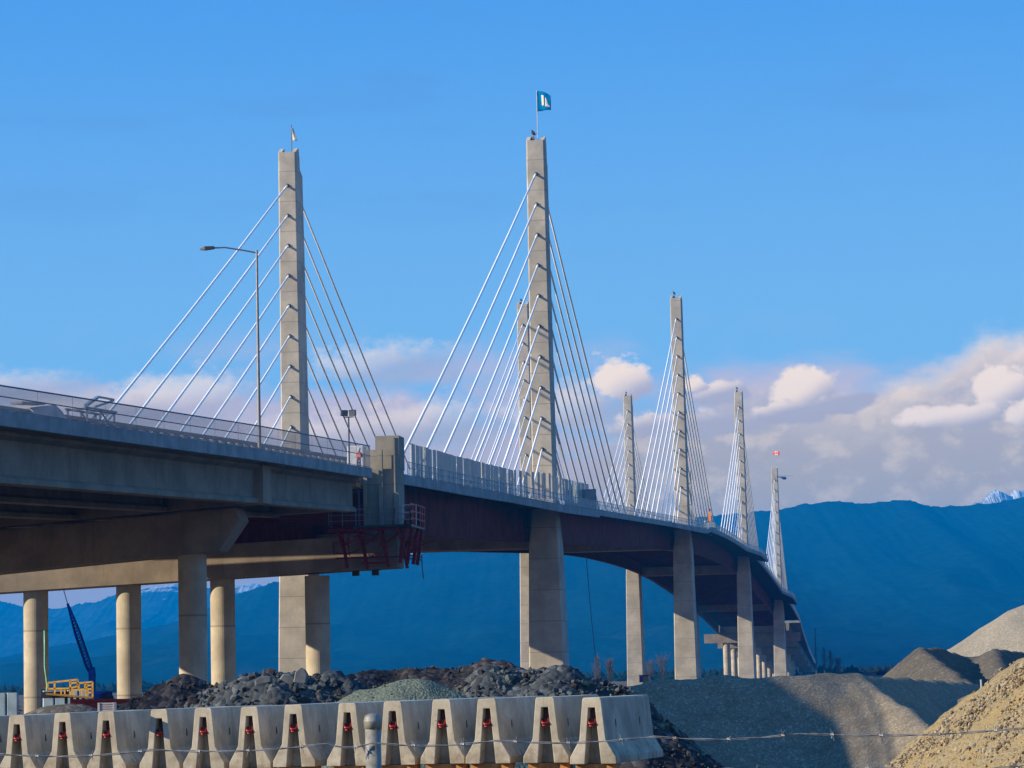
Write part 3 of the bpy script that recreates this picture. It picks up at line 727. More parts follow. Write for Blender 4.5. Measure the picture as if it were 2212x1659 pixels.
# covered stack and steel trestle on the approach deck
def ap(i_s, w, dz=0):     # s along the bridge, w metres in from the right edge
    te = TE0(i_s); return L(i_s, te - w, P(i_s) + dz - cf(i_s) * w)
o = thing('covered_stack', ap(-207, 2.0), 'heap of sheets under a grey tarpaulin behind the mesh fence of the approach viaduct', 'stack')
b = MB(); sec = [(0, .05, .5), (1.8, .95, 1.3), (4.2, 1.15, 1.3), (5.6, .85, 1.2), (7.6, .3, .9), (8.4, .05, .5)]
b.loft([[ap(-211 + a, 2.6 - wd, 0), ap(-211 + a, 2.6 - wd * .8, h), ap(-211 + a, 2.6 + wd * .3, h * .92), ap(-211 + a, 2.7 + wd * .3, 0)] for a, h, wd in sec]); b.build('tarpaulin', plain('grey_tarp', (.32, .31, .32), .6, 0, .4, 1.5), o)
b = MB(); b.hexa([ap(-211.5, 1.9, 1.0), ap(-211.5, 2.6, 1.0), ap(-207.5, 2.6, 1.15), ap(-207.5, 1.9, 1.15), ap(-211.5, 1.9, 1.12), ap(-211.5, 2.6, 1.12), ap(-207.5, 2.6, 1.27), ap(-207.5, 1.9, 1.27)]); b.build('sheet', plain('grey_sheet', (.33, .30, .28), .7), o)
o = thing('steel_trestle', ap(-199, 2.0), 'grey steel trestle with raised beams on the approach deck', 'trestle')
b = MB()
for s_ in (-201.6, -199.1, -196.4):
    for w in (1.4, 2.6): b.bar(ap(s_, w, 0), ap(s_, w, 1.25), .12)
    b.bar(ap(s_, 1.3, 1.2), ap(s_, 2.7, 1.2), .12)
for w in (1.4, 2.6): b.bar(ap(-202, w, 1.25), ap(-196, w, 1.25), .12); b.bar(ap(-199.1, w, 0), ap(-196.4, w, 1.2), .08); b.bar(ap(-196.4, w, 0), ap(-199.1, w, 1.2), .08)
b.build('frame', plain('trestle_steel', (.16, .17, .22), .5, .3), o)
b = MB(); b.bar(ap(-201.5, 1.5, 1.4), ap(-199.4, 1.5, 2.0), .22, .16); b.bar(ap(-199.4, 1.5, 2.05), ap(-196.2, 1.5, 2.05), .12); b.bar(ap(-199.8, 1.5, 1.4), ap(-196.2, 1.5, 2.0), .12); b.build('beam', M_RAIL, o)

# orange boom raised on the stayed deck
bp_ = L(330, 17.2, P(330) - .3)
o = thing('boom_lift', bp_, 'orange boom standing upright on the bridge deck between two right-hand pylons', 'boom lift')
hb = [(0, .05), (.9, .3), (2.2, .44), (4.0, .42), (5.4, .3), (6.0, .16)]
b = MB(); b.loft([[bp_ + RT * (x - .28 * math.sin(z / 6.8 * 3.1)) + AX * y + Vector((0, 0, z - .6)) for x, y in ((-w, -.3), (w, -.3), (w, .3), (-w, .3))] for z, w in hb]); b.build('boom', M_ORANGE, o)
b = MB(); b.box(-.9, .9, -1.4, 1.4, .1, 1.0, M=Matrix.Translation(bp_)); b.build('base', M_ORANGE, o, bevel=.08)
b = MB(); b.bar(bp_ + RT * -.25 + Vector((0, 0, 5.2)), bp_ + RT * .0 + Vector((0, 0, 6.0)), .35); b.build('boom_head', M_RED, o)

# ------------------------------------------------------------------ flags, bird figures, aircraft
def cloth(p, w, h, name, m, parent, fall=0.0, wav=.16, nx=14, dirv=None, shape=None, x0=0., x1=1., z0=0., z1=1., lift=0.):
    dirv = dirv or (RT * .88 - AX * .45).normalized(); nrm = Vector((-dirv.y, dirv.x, 0)); vs = []; fs = []; nz = 8
    for side in (1, -1):
        for j in range(nz + 1):
            for i in range(nx + 1):
                u = x0 + (x1 - x0) * i / nx; v = z0 + (z1 - z0) * j / nz
                if shape: u2, v2 = shape(u, v)
                else: u2, v2 = u, v
                q = p + dirv * (w * u2) + Vector((0, 0, h * v2 - fall * u2 * u2)) + nrm * (wav * math.sin(u * 7 + v * 1.5) * min(1, u * 3) + side * (.012 + lift))
                vs.append(q)
    wd = nx + 1; K = (nz + 1) * wd
    for j in range(nz):
        for i in range(nx):
            a = j * wd + i; fs += [(a, a + 1, a + wd + 1, a + wd), (K + a, K + a + wd, K + a + wd + 1, K + a + 1)]
    rim = [i for i in range(wd)] + [j * wd + nx for j in range(1, nz + 1)] + [nz * wd + i for i in range(nx - 1, -1, -1)] + [j * wd for j in range(nz - 1, 0, -1)]
    for i in range(len(rim)):
        a, b_ = rim[i], rim[(i + 1) % len(rim)]; fs.append((a, K + a, K + b_, b_))
    b = MB(); b.add(vs, fs); return b.build(name, m, parent, smooth=True)
M_FBLUE = plain('blue_flag_cloth', (0.0, 0.125, 0.33), .9, 0, .1, spec=.02); M_FDK = plain('dark_blue_flag_cloth', (0.0, 0.07, 0.2), .9, spec=.02); M_FWH = plain('white_flag_cloth', (.5, .48, .42), .8, 0, .08); M_FRED = plain('red_flag_cloth', (.62, .02, .03), .8)
M_POLE = plain('pale_flag_pole', (.45, .48, .55), .4, .3)
def head(i, side): d = PYL[i]; return L(d['s'] + 1.6, side * 16.74, d['top'] - .3)
# flag on first right pylon
b0 = head(0, 1) + RT * .2
fl = thing('flag', b0, 'blue flag with a white emblem flying on the pole of the tallest-looking right pylon', 'flag', 'flags on the pylon heads')
b = MB(); b.tube([b0, b0 + Vector((0, 0, 7.3))], .06, 8); b.build('flag_pole', M_POLE, fl)
sh = lambda u, v: (u, v - .32 * u * u * v + .0 * u)
fc = cloth(b0 + RT * .06 + Vector((0, 0, 4.45)), 2.05, 2.75, 'flag_cloth', M_FBLUE, fl, .05, .14, shape=sh)
cloth(b0 + RT * .06 + Vector((0, 0, 4.45)), 2.05, 2.75, 'emblem', M_FWH, fc, .05, .14, shape=sh, x0=.34, x1=.56, z0=.26, z1=.80, lift=.02, nx=6)
cloth(b0 + RT * .06 + Vector((0, 0, 4.45)), 2.05, 2.75, 'emblem', M_FWH, fc, .05, .14, shape=lambda u, v: sh(u, .2 + (v - .2) * (1.0 - .7 * (u - .66) / .3)), x0=.66, x1=.95, z0=.2, z1=.74, lift=.02, nx=6)
cloth(b0 + RT * .06 + Vector((0, 0, 4.45)), 2.05, 2.75, 'border', M_FDK, fc, .05, .14, shape=sh, x0=.0, x1=.05, lift=.015, nx=3)
cloth(b0 + RT * .06 + Vector((0, 0, 4.45)), 2.05, 2.75, 'border', M_FDK, fc, .05, .14, shape=sh, z0=0, z1=.06, lift=.015)
# limp white flag on first left pylon
b0 = head(0, -1) + RT * .35
fl = thing('flag', b0, 'limp white flag on a short pole on the leftmost pylon', 'flag', 'flags on the pylon heads')
b = MB(); b.tube([b0, b0 + Vector((0, 0, 4.3))], .055, 8); b.build('flag_pole', plain('dark_flag_pole', (.1, .1, .13), .4), fl)
cloth(b0 + Vector((0, 0, 2.1)), .9, 1.75, 'flag_cloth', M_FWH, fl, .0, .12, shape=lambda u, v: (u * (1 - .72 * v), v * (1 - .0 * u) - .05 * u))
# maple flag on the far right pylon
b0 = head(3, 1) + RT * -.3
fl = thing('flag', b0, 'red and white flag with a red leaf flying above the farthest right pylon', 'flag', 'flags on the pylon heads')
b = MB(); b.tube([b0, b0 + Vector((0, 0, 7.0))], .04, 6); b.build('flag_pole', M_POLE, fl)
pz = b0 + Vector((0, 0, 5.4))
cloth(pz, 2.8, 1.45, 'flag_cloth', M_FWH, fl, .15, .12, x0=.25, x1=.75)
for a, c in ((0, .25), (.75, 1)): cloth(pz, 2.8, 1.45, 'red_band', M_FRED, fl, .15, .12, x0=a, x1=c, nx=5)
leaf = [(0, -.5), (.05, -.22), (.3, -.25), (.25, -.12), (.5, .1), (.4, .16), (.42, .32), (.26, .26), (.12, .3), (.14, .38), (0, .55)]
leaf = leaf + [(-x, z) for x, z in reversed(leaf[1:-1])]
dv = (RT * .88 - AX * .45).normalized(); nv = Vector((-dv.y, dv.x, 0)); cc = pz + dv * 1.4 + Vector((0, 0, .69))
b = MB(); b.loft([[cc + dv * x * 1.05 + Vector((0, 0, z * 1.05)) + nv * e for x, z in leaf] for e in (-.17, .17)]); b.build('leaf', M_FRED, fl)
b0 = head(3, -1)
fl = thing('flag', b0, 'small orange-red flag seen between the cables of the nearer pylon, on the farthest left pylon', 'flag', 'flags on the pylon heads')
b = MB(); b.tube([b0, b0 + Vector((0, 0, 5.6))], .04, 6); b.build('flag_pole', M_POLE, fl)
cloth(b0 + Vector((0, 0, 4.2)), 1.1, 1.4, 'flag_cloth', plain('orange_flag_cloth', (.6, .2, .12), .8), fl, .2, .1)

def bird(p, label, sc=1.0):
    t = thing('bird_statue', p, label, 'statue', 'bird figures on the pylon heads')
    b = MB(); b.box(-.3 * sc, .3 * sc, -.3 * sc, .3 * sc, -.6, .35 * sc, M=Matrix.Translation(p)); b.tube([p + Vector((0, 0, .3 * sc)), p + Vector((0, 0, .75 * sc))], .09 * sc, 8); b.build('perch', M_CONC, t)
    b = MB(); b.tube([p + RT * x * sc + Vector((0, 0, z * sc)) for x, z in ((.45, .72), (.15, .85), (-.05, 1.15), (-.12, 1.42), (-.2, 1.5), (-.36, 1.44))], [.08 * sc, .24 * sc, .28 * sc, .15 * sc, .12 * sc, .03 * sc], 10); bd = b.build('body', plain('bronze_bird', (.10, .07, .035), .5, .5), t, smooth=True)
    for y in (-1, 1):
        b = MB(); b.loft([[p + RT * x * sc + AX * (y * q * sc) + Vector((0, 0, z * sc)) for x, z in ((.35, h), (-.1, h + .2), (-.12, h + .26), (.33, h + .06))] for q, h in ((.1, .95), (.5, 1.1), (.95, .75))]); b.build('wing', plain('bronze_wing', (.08, .055, .03), .5, .5), t)
for i, side, lab in ((0, 1, 'dark bird figure on a perch at the head of the pylon with the blue flag'), (1, 1, 'bird figure at the head of the second right pylon, above the middle of the bridge'),
                     (1, -1, 'small bird figure on the left pylon half hidden behind the blue-flag pylon'), (2, 1, 'bird figure on the head of the third right pylon from the camera'), (2, -1, 'small bird figure on the left pylon in front of the white cloud')):
    bird(head(i, side) + RT * -.45 + Vector((0, 0, .75)), lab, 0.8 if side > 0 else .65)
# aircraft
p0 = at(1694, 1032, 1900); t = thing('helicopter', p0, 'tiny distant helicopter hovering right of the farthest pylon head', 'helicopter')
b = MB(); b.tube([p0 + Vector((x, 0, z)) for x, z in ((1.6, -.2), (.8, -.4), (-.6, -.2), (-2.2, .35), (-7, 1.3))], [.2, .95, 1.0, .35, .16], 10); b.build('fuselage', M_DARK, t, smooth=True)
b = MB(); b.bar(p0 + Vector((-6, -.6, 1.2)), p0 + Vector((6, .8, 1.25)), .3, .12); b.tube([p0 + Vector((0, 0, .3)), p0 + Vector((0, 0, 1.3))], .12, 6); b.build('rotor', M_DARK, t)
b = MB(); b.bar(p0 + Vector((-7.2, 0, .9)), p0 + Vector((-6.6, 0, 2.6)), .3, .15); b.build('tail_fin', M_DARK, t)

# ------------------------------------------------------------------ ropes hanging from the deck
for (x, ya, yb, Y, lab) in ((911, 1198, 1250, 252, 'thin rope hanging below the red formwork platform'), (1266, 1200, 1440, 400, 'thin dark line hanging from the deck right of the first right pier')):
    a = at(x, ya, Y); c = at(x + (4 if ya < 1199 else 22), yb, Y)
    b = MB(); b.tube([a, a.lerp(c, .5) + Vector((-.05, 0, 0)), c], .045, 6); tag(b.build('hanging_rope', M_DARK, origin=a), lab, 'rope')

# ------------------------------------------------------------------ concrete road barriers
prof = [(-.30, 0), (-.295, .085), (-.170, .30), (-.120, .80), (-.105, .825), (.105, .825), (.120, .80), (.170, .30), (.295, .085), (.30, 0)]
LEN = 2.62
def barrier_mesh():
    b = MB()
    def pf(y, k=1.0): return [Vector((x * k, y, z)) for x, z in prof]
    inner = [(-.108, 0), (-.044, .70), (.042, .70), (.104, 0)]
    o = pf(0); i0 = [Vector((x, 0, z)) for x, z in inner]; i1 = [Vector((x * .84, .22, z * .985)) for x, z in inner]
    n = len(o)
    vs = o + i0 + i1 + pf(LEN); fs = []
    # front annulus (outer 0..9, inner 10..13)
    fs += [(0, 1, 2, 11, 10), (2, 3, 4, 11), (4, 5, 12, 11), (5, 6, 7, 12), (7, 8, 9, 13, 12)]
    for k in range(3): fs.append((10 + k, 11 + k, 15 + k, 14 + k))
    fs.append((14, 15, 16, 17))
    for k in range(n - 1): fs.append((k, k + 1, 18 + k + 1, 18 + k))
    fs.append(tuple(18 + k for k in range(n)))
    fs.append((0, 10, 14, 17, 13, 9, 27, 18))
    b.add(vs, fs); return b
dirb = Vector((math.sin(R(15)), math.cos(R(15)), 0))
BX = [(-61, 1549), (36.3, 1545.7), (134.9, 1540.3), (229.1, 1537.2), (343.3, 1532), (438.5, 1529.3), (538.2, 1526.6), (633.4, 1522.2), (749.9, 1518.7), (847.6, 1515.3), (953.2, 1511.2), (1050.9, 1509.1), (1176.3, 1506), (1277.4, 1506.8)]
names = ['leftmost of the row of concrete road barriers, mostly cut off by the picture edge', 'barrier in front of the leftmost round column, first whole end face from the left', 'barrier whose end stands below the small dark asphalt mound', 'barrier with a small slatted crate lying on its top',
         'fourth whole barrier end from the left, below the dark earth heap', 'fifth whole barrier end from the left, in front of blue-grey broken rock', 'sixth whole barrier end from the left', 'barrier end below the upright pointed slab of rock',
         'barrier end directly left of the steel fence post', 'barrier end directly right of the steel fence post', 'second barrier end to the right of the fence post, with a bare wall behind it', 'third barrier end to the right of the fence post',
         'barrier next to the last at the right end of the row', 'rightmost barrier of the row, its whole long side in view']
bar0 = None
for k, (px, py) in enumerate(BX):
    D = 35.8 + (1277.4 - px) * (4.6 / 1240); top = at(px, py, D); loc = Vector((top.x, top.y, top.z - .825))
    rz = -R(15) + R(random.uniform(-1.2, 1.2))
    if bar0 is None:
        bar0 = thing('road_barrier', (0, 0, 0), None, 'barrier', 'concrete road barriers standing side by side')
        barrier_mesh().build('body', M_BARR, bar0, bevel=.008)
        m = MB(); m.tube([Vector((-.05, .03, .53)), Vector((-.03, -.012, .50)), Vector((.03, -.012, .50)), Vector((.05, .03, .53))], .017, 8); m.tube([Vector((-.035, .05, .56)), Vector((-.03, .02, .47)), Vector((.03, .02, .47)), Vector((.035, .05, .56))], .014, 8); m.build('lifting_loop', plain('red_steel_loop', (.22, .008, .012), .45, .2), bar0, smooth=True)
        m = MB(); m.box(-.036, .035, .1, .19, .575, .68); m.build('recess_plate', plain('dark_red_plate', (.04, .008, .014), .6), bar0)
        for yy in (.62, 1.92):
            m = MB(); cz = .47; m.loft([[Vector((xo + (.0 if e else 0), yy + r_ * a, cz + r_ * c)) for a, c in ((-.028, 0), (0, .075), (.028, 0), (0, -.075))] for e, (xo, r_) in enumerate(((.1558 - .03, 1.0), (.1558, 1.0)))]); m.build('lifting_slot', M_DARK, bar0)  # solid dark inlay, painted shade standing in for an open hole
        o = bar0
    else: o = copy_tree(bar0)
    o.location = loc; o.rotation_euler = (0, 0, rz); o['label'] = names[k]
# supports below (timber baulks)
bl = [at(px, py, 35.8 + (1277.4 - px) * (4.6 / 1240)) for px, py in BX]
tb0 = None
for k in range(len(bl)):
    q = bl[k]; loc = Vector((q.x, q.y, q.z - .825))
    for j, yy in enumerate((.12, 2.1)):
        c = loc + dirb * yy; rt = Vector((dirb.y, -dirb.x, 0)); wdt = .27 if k < len(bl) - 1 else .26
        a0 = c - rt * wdt; a1 = c + rt * wdt; hh = -1.58 - c.z
        b = MB(); b.hexa([Vector((p.x, p.y, p.z)) + dirb * dy + Vector((0, 0, z)) for z in (hh * 1.0, hh * .52) for p, dy in ((a0, 0), (a1, 0), (a1, .22), (a0, .22))])
        b.hexa([Vector((p.x, p.y, p.z)) + dirb * dy + Vector((0, 0, z)) for z in (hh * .515, -.003) for p, dy in ((a0, .02), (a1, .02), (a1, .2), (a0, .2))])
        if j == 0: tag(b.build('timber_support', M_TIMBER, origin=a0), 'timber under the ' + names[k].replace('leftmost of the row of concrete road barriers', 'leftmost barrier').split(',')[0], 'timber', 'timbers under the barriers')
# small crate on a barrier
q = at(229, 1537, 38.9); o = thing('slatted_crate', q, 'small pale slatted crate lying on top of a road barrier', 'crate')
b = MB()
for i in range(4): b.box(-.11, .11, .1, .3, .005 + i * .03, .027 + i * .03, M=Matrix.Translation(q + Vector((-.02, 0, .0))))
b.build('slats', plain('pale_wood', (.4, .37, .36), .8), o)
b = MB(); b.box(-.12, -.1, .09, .31, 0.003, .12, M=Matrix.Translation(q)); b.box(.08, .1, .09, .31, 0.003, .12, M=Matrix.Translation(q)); b.build('frame', plain('pale_wood_frame', (.42, .4, .38), .8), o)

# ------------------------------------------------------------------ fence post and barbed wire
FY = 8.5
pt = at(805, 1552, FY); pb = Vector((pt.x + .01, pt.y, -1.65))
o = thing('fence_post', pb, 'round galvanised steel fence post with a domed cap in front of the barriers', 'fence post')
b = MB(); b.tube([pb, Vector((pt.x, pt.y, pt.z - .02))], .0235, 24); b.build('pipe', M_GALV, o, smooth=True)
b = MB(); n = 24; rings = []
for r_, z in ((.0262, -.030), (.0268, -.012), (.0275, -.010), (.0275, -.006), (.0262, -.004), (.025, .004), (.019, .011), (.010, .0145), (.002, .0155)):
    rings.append([Vector((pt.x + r_ * math.cos(2 * math.pi * k / n), pt.y + r_ * math.sin(2 * math.pi * k / n), pt.z + z)) for k in range(n)])
b.loft(rings); b.build('cap', M_GALV, o, smooth=True)
def wire(pts, label, seed):
    rnd = random.Random(seed); P3 = [at(x, y, FY - .03 + d) for x, y, d in pts]
    dense = []
    for a, c in zip(P3[:-1], P3[1:]):
        n = max(2, int((c - a).length / .012))
        for i in range(n): dense.append(a.lerp(c, i / n) + Vector((0, 0, -.012 * math.sin(math.pi * i / n))))
    dense.append(P3[-1])
    b = MB(); acc = 0
    for ph in (0, math.pi):
        b.tube([p + Vector((0, math.cos(i * .33 + ph), math.sin(i * .33 + ph))) * .0021 for i, p in enumerate(dense)], .0014, 5)
    o = b.build('barbed_wire', M_WIRE, origin=dense[0], smooth=True); tag(o, label, 'barbed wire')
    m = MB(); i = rnd.randint(3, 12)
    while i < len(dense) - 3:
        p = dense[i]
        for s_ in (-1, 1):
            a = rnd.uniform(0, 6.28); d = Vector((s_ * .25, math.cos(a), math.sin(a))).normalized()
            m.tube([p - d * .019, p + d * .019], [.0005, .0013], 4)
        m.tube([p + Vector((-.005 + .01 * j / 12, .0042 * math.cos(j * 1.6), .0042 * math.sin(j * 1.6))) for j in range(13)], .0011, 4)
        i += int(.158 / .012) + rnd.choice((-1, 0, 0, 1))
    m.build('barb', M_WIRE, o); return o
wire([(-140, 1636, 0), (0, 1629.5, 0), (330, 1620, 0), (706, 1607, 0), (805, 1604.5, 0), (1069, 1600, 0), (1412, 1591.5, 0), (1727, 1585, 0), (2212, 1573, 0), (2350, 1570, 0)], 'upper strand of twisted barbed wire running across the barriers and the gravel', 5)
wire([(1200, 1668, 0), (1571, 1660.5, 0), (1900, 1657, 0), (2212, 1653.5, 0), (2350, 1652, 0)], 'lower strand of barbed wire at the bottom right edge of the picture', 9)

# ------------------------------------------------------------------ heaps
def heap(name, x0, x1, y0, y1, fn, m, label, cat, res=.25, amp=.0, fsc=2.0, kind=None, skirt=GROUND, group=None, smooth=True):
    nx = int((x1 - x0) / res); ny = int((y1 - y0) / res); vs = []; fs = []
    for j in range(ny + 1):
        for i in range(nx + 1):
            x = x0 + (x1 - x0) * i / nx; y = y0 + (y1 - y0) * j / ny; z = fn(x, y)
            if amp:
                a = amp * min(1, max(0, (z - skirt) * 1.5))
                z += a * (noise.noise(Vector((x * fsc, y * fsc, 1))) + .5 * noise.noise(Vector((x * fsc * 2.7, y * fsc * 2.7, 5))) + .3 * noise.noise(Vector((x * fsc * 7, y * fsc * 7, 9))))
            vs.append((x, y, max(z, skirt - .05)))
    w = nx + 1
    for j in range(ny):
        for i in range(nx):
            q = (j * w + i, j * w + i + 1, (j + 1) * w + i + 1, (j + 1) * w + i)
            if max(vs[k][2] for k in q) > skirt - .04: fs.append(q)
    b = MB(); b.add(vs, fs); o = b.build(name, m, smooth=smooth, origin=((x0 + x1) / 2, (y0 + y1) / 2, skirt))
    return tag(o, label, cat, group, kind)
def cones(lst, slope=.66, soft=.25):
    """lst of crest segments (x1,y1,z1,x2,y2,z2[,slope])"""
    def f(x, y):
        vals = []
        for c in lst:
            x1, y1, z1, x2, y2, z2 = c[:6]; sl_ = c[6] if len(c) > 6 else slope
            dx, dy = x2 - x1, y2 - y1; L2 = dx * dx + dy * dy
            t = 0 if L2 == 0 else max(0, min(1, ((x - x1) * dx + (y - y1) * dy) / L2))
            dist = math.hypot(x - x1 - t * dx, y - y1 - t * dy)
            r0 = soft; dd = math.sqrt(dist * dist + r0 * r0) - r0
            vals.append(z1 + (z2 - z1) * t - sl_ * dd)
        m = max(vals); k = 6.0
        return m + math.log(sum(math.exp(k * (v - m)) for v in vals)) / k * .5
    return f
def seg(pts, Y, slope=None):
    """crest polyline given as photo points at depth Y -> segments"""
    P3 = [at(x, y, Y if len(q) == 0 else q[0]) for x, y, *q in pts]; out = []
    for a, c in zip(P3[:-1], P3[1:]): out.append((a.x, a.y, a.z, c.x, c.y, c.z) + ((slope,) if slope else ()))
    return out
GR = ((0.20, 0.18, 0.15), (0.33, 0.29, 0.24), (0.48, 0.44, 0.38))
M_GRAVEL = speckle('grey_gravel', ((0.14, 0.12, 0.095), (0.205, 0.18, 0.14), (0.27, 0.24, 0.195)), 18.0, 0.010)
M_GRAVELF = speckle('grey_gravel_far', ((0.22, 0.20, 0.16), (0.26, 0.235, 0.19), (0.30, 0.27, 0.22)), 9.0, 0.02)
M_ASPH_SHADE = speckle('asphalt_and_painted_shade', ((0.07, 0.063, 0.055), (0.10, 0.092, 0.08), (0.14, 0.13, 0.11)), 10.0, 0.02)  # asphalt colour; on the far gravel pile its darkness paints flank shade
M_TAN = speckle('tan_gravel', ((0.19, 0.155, 0.09), (0.26, 0.215, 0.135), (0.11, 0.087, 0.055)), 60.0, 0.006, patch=(0.25, 0.185, 0.085))
M_ROCK = speckle('blue_grey_rubble', ((0.03, 0.037, 0.045), (0.062, 0.072, 0.082), (0.11, 0.12, 0.125)), 8.0, 0.04)
M_EARTH = speckle('dark_earth', ((0.02, 0.02, 0.024), (0.042, 0.040, 0.045), (0.085, 0.08, 0.085)), 8.0, 0.04)
M_GREENG = speckle('green_grey_crushed_rock', ((0.085, 0.11, 0.09), (0.125, 0.15, 0.12), (0.18, 0.20, 0.165)), 22.0, 0.02)
# big grey gravel pile in the middle right
c1 = seg([(1345, 1482, 84), (1420, 1474, 84), (1560, 1466, 84), (1700, 1463, 84), (1780, 1456, 84), (1850, 1461, 84), ], 84) + seg([(1850, 1461, 84), (1960, 1536, 79), (2070, 1625, 73)], 84, .80) + seg([(1850, 1461, 84), (1950, 1466, 91), (2010, 1471, 95), (2100, 1474, 102)], 84, .80)
heap('gravel_pile', -1, 24, 66, 108, cones(c1, .67, .25), M_GRAVEL, 'broad grey gravel pile right of the barriers, half sunlit and half in shadow', 'gravel pile', .13, .08, .9)
c2 = seg([(2160, 1474, 91), (2210, 1474, 90), (2330, 1470, 88)], 90)
heap('gravel_pile', 9, 26, 80, 100, cones(c2, .55, .4), M_GRAVEL, 'gravel pile between the broad grey pile and the near tan mound, partly sunlit', 'gravel pile', .18, .08, 1.0)
c3 = seg([(1988, 1402, 128), (2030, 1432, 120), (2090, 1475, 110)], 128) + seg([(1988, 1402, 128), (2030, 1402, 134), (2062, 1412, 140)], 128) + seg([(2062, 1416, 140), (2110, 1420, 141), (2150, 1404, 136)], 128) + seg([(2150, 1404, 136), (2162, 1440, 126)], 128) + seg([(2150, 1404, 136), (2190, 1408, 142), (2215, 1412, 145), (2240, 1400, 146), (2300, 1396, 150)], 127)
heap('gravel_pile', 10, 36, 100, 158, cones(c3, .80, .2), M_ASPH_SHADE, 'gravel pile with painted-in shade and a scalloped crest, right of the bridge end', 'gravel pile', .22, .10, .7)
c4 = seg([(2056, 1407), (2130, 1362), (2212, 1310), (2330, 1262), (2500, 1262)], 176)
heap('gravel_pile', 18, 62, 158, 196, cones(c4, .64, .8), M_GRAVELF, 'tall smooth sunlit gravel hill at the right edge, behind the pile with painted-in shade', 'gravel pile', .45, .16, .35)
# stake between the piles
a = at(2122, 1512, 60); c = at(2119, 1468, 60)
b = MB(); b.tube([a - Vector((0, 0, 1.6)), a, c], .02, 6); tag(b.build('marker_stake', plain('grey_stake', (.4, .38, .36), .7), origin=a), 'thin white marker stake rising behind the tan gravel mound', 'stake')
# near tan gravel mound, bottom right
c5 = [tuple(at(2200, 1430, 21.5)) + tuple(at(2270, 1420, 20.8)), tuple(at(2270, 1420, 20.8)) + tuple(at(2500, 1405, 19.0))]
fn5 = cones(c5, .84, .08)
tan = thing('gravel_mound', (4.5, 20, -1.6), 'near tan gravel and sand mound at the bottom right corner', 'gravel mound')
tan_o = None
def mk_tan():
    x0, x1, y0, y1, res = .8, 7.5, 15.5, 25, .04
    nx = int((x1 - x0) / res); ny = int((y1 - y0) / res); vs = []; fs = []
    for j in range(ny + 1):
        for i in range(nx + 1):
            x = x0 + res * i; y = y0 + res * j
            z = fn5(x, y) + .05 * noise.noise(Vector((x * 2.2, y * 2.2, 0))) + .03 * noise.noise(Vector((x * 7, y * 7, 0))) + .014 * noise.noise(Vector((x * 22, y * 22, 0)))
            vs.append((x, y, max(z, -1.68)))
    w = nx + 1
    for j in range(ny):
        for i in range(nx):
            q = (j * w + i, j * w + i + 1, (j + 1) * w + i + 1, (j + 1) * w + i)
            if max(vs[k][2] for k in q) > -1.67: fs.append(q)
    b = MB(); b.add(vs, fs); b.build('sand_body', M_TAN, tan, smooth=True)
mk_tan()
ICO = [];
bmx = bmesh.new(); bmesh.ops.create_icosphere(bmx, subdivisions=1, radius=1); ICO_V = [v.co.copy() for v in bmx.verts]; ICO_F = [tuple(v.index for v in f.verts) for f in bmx.faces]; bmx.free()
def stone(b, p, r, rnd, flat=.7, mi=0, jag=.28):
    rot = Matrix.Rotation(rnd.uniform(0, 6.28), 3, Vector((rnd.uniform(-1, 1), rnd.uniform(-1, 1), rnd.uniform(-1, 1))).normalized()); sx, sy, sz = rnd.uniform(.7, 1.3), rnd.uniform(.7, 1.2), rnd.uniform(.45, .95) * flat / .7
    b.add([p + rot @ Vector((v.x * sx, v.y * sy, v.z * sz)) * (r * (1 + rnd.uniform(-jag, jag))) for v in ICO_V], ICO_F, mi)
rnd = random.Random(11); b = MB(); cnt = 0
while cnt < 15000:
    x = rnd.uniform(1.2, 5.2); y = rnd.uniform(16, 22.6)
    if noise.noise(Vector((x * .9, y * .9, 3))) < -.12 and rnd.random() < .85: continue
    z = fn5(x, y)
    if z < -1.62: continue
    stone(b, Vector((x, y, z + .004)), rnd.choice((.005, .007, .009, .009, .012, .018)), rnd, mi=rnd.choice((0, 0, 1, 2))); cnt += 1
tag(b.build('pebbles', [plain('tan_pebble', (.28, .22, .14), .9), plain('grey_pebble', (.22, .20, .16), .9), plain('brown_pebble', (.10, .07, .045), .9)], tan), kind='stuff')

# rubble heaps behind the barriers
def rubble(name, crest, Y, m, mats, label, seed, nrock, rmin, rmax, slope=.8, ext=(0, 0, 0, 0), amp=.28, fsc=1.0, kind='stuff'):
    c = seg(crest, Y); fn = cones(c, slope, .3)
    x0 = min(q[0] for q in c) - 5 + ext[0]; x1 = max(q[3] for q in c) + 5 + ext[1]; y0 = min(min(q[1], q[4]) for q in c) - 5.5; y1 = max(max(q[1], q[4]) for q in c) + 4
    t = heap(name, x0, x1, y0, y1, fn, m, label, 'rubble heap', .14, amp, fsc, kind)
    rnd = random.Random(seed); b = MB(); k = 0; tries = 0
    while k < nrock and tries < nrock * 20:
        tries += 1; x = rnd.uniform(x0, x1); y = rnd.uniform(y0, (y0 + y1) / 2 + 2.2); z = fn(x, y)
        if z < GROUND + .3: continue
        z += amp * .6 * noise.noise(Vector((x * fsc, y * fsc, 1)))
        r = rmin + (rmax - rmin) * rnd.random() ** 3
        stone(b, Vector((x, y, z + r * .15)), r, rnd, .8, rnd.randrange(len(mats)), .35); k += 1
    b.build('loose_rock', mats, t); return t
K1 = plain('slate_rock', (.045, .055, .064), .95, 0, .3, 3, spec=.05); K2 = plain('pale_slate_rock', (.075, .088, .096), .95, 0, .3, 3, spec=.05); K3 = plain('purple_brown_rock', (.036, .032, .040), .95, 0, .3, 3, spec=.05); K4 = plain('greenish_rock', (.11, .14, .11), .95, 0, .25, 3, spec=.05)
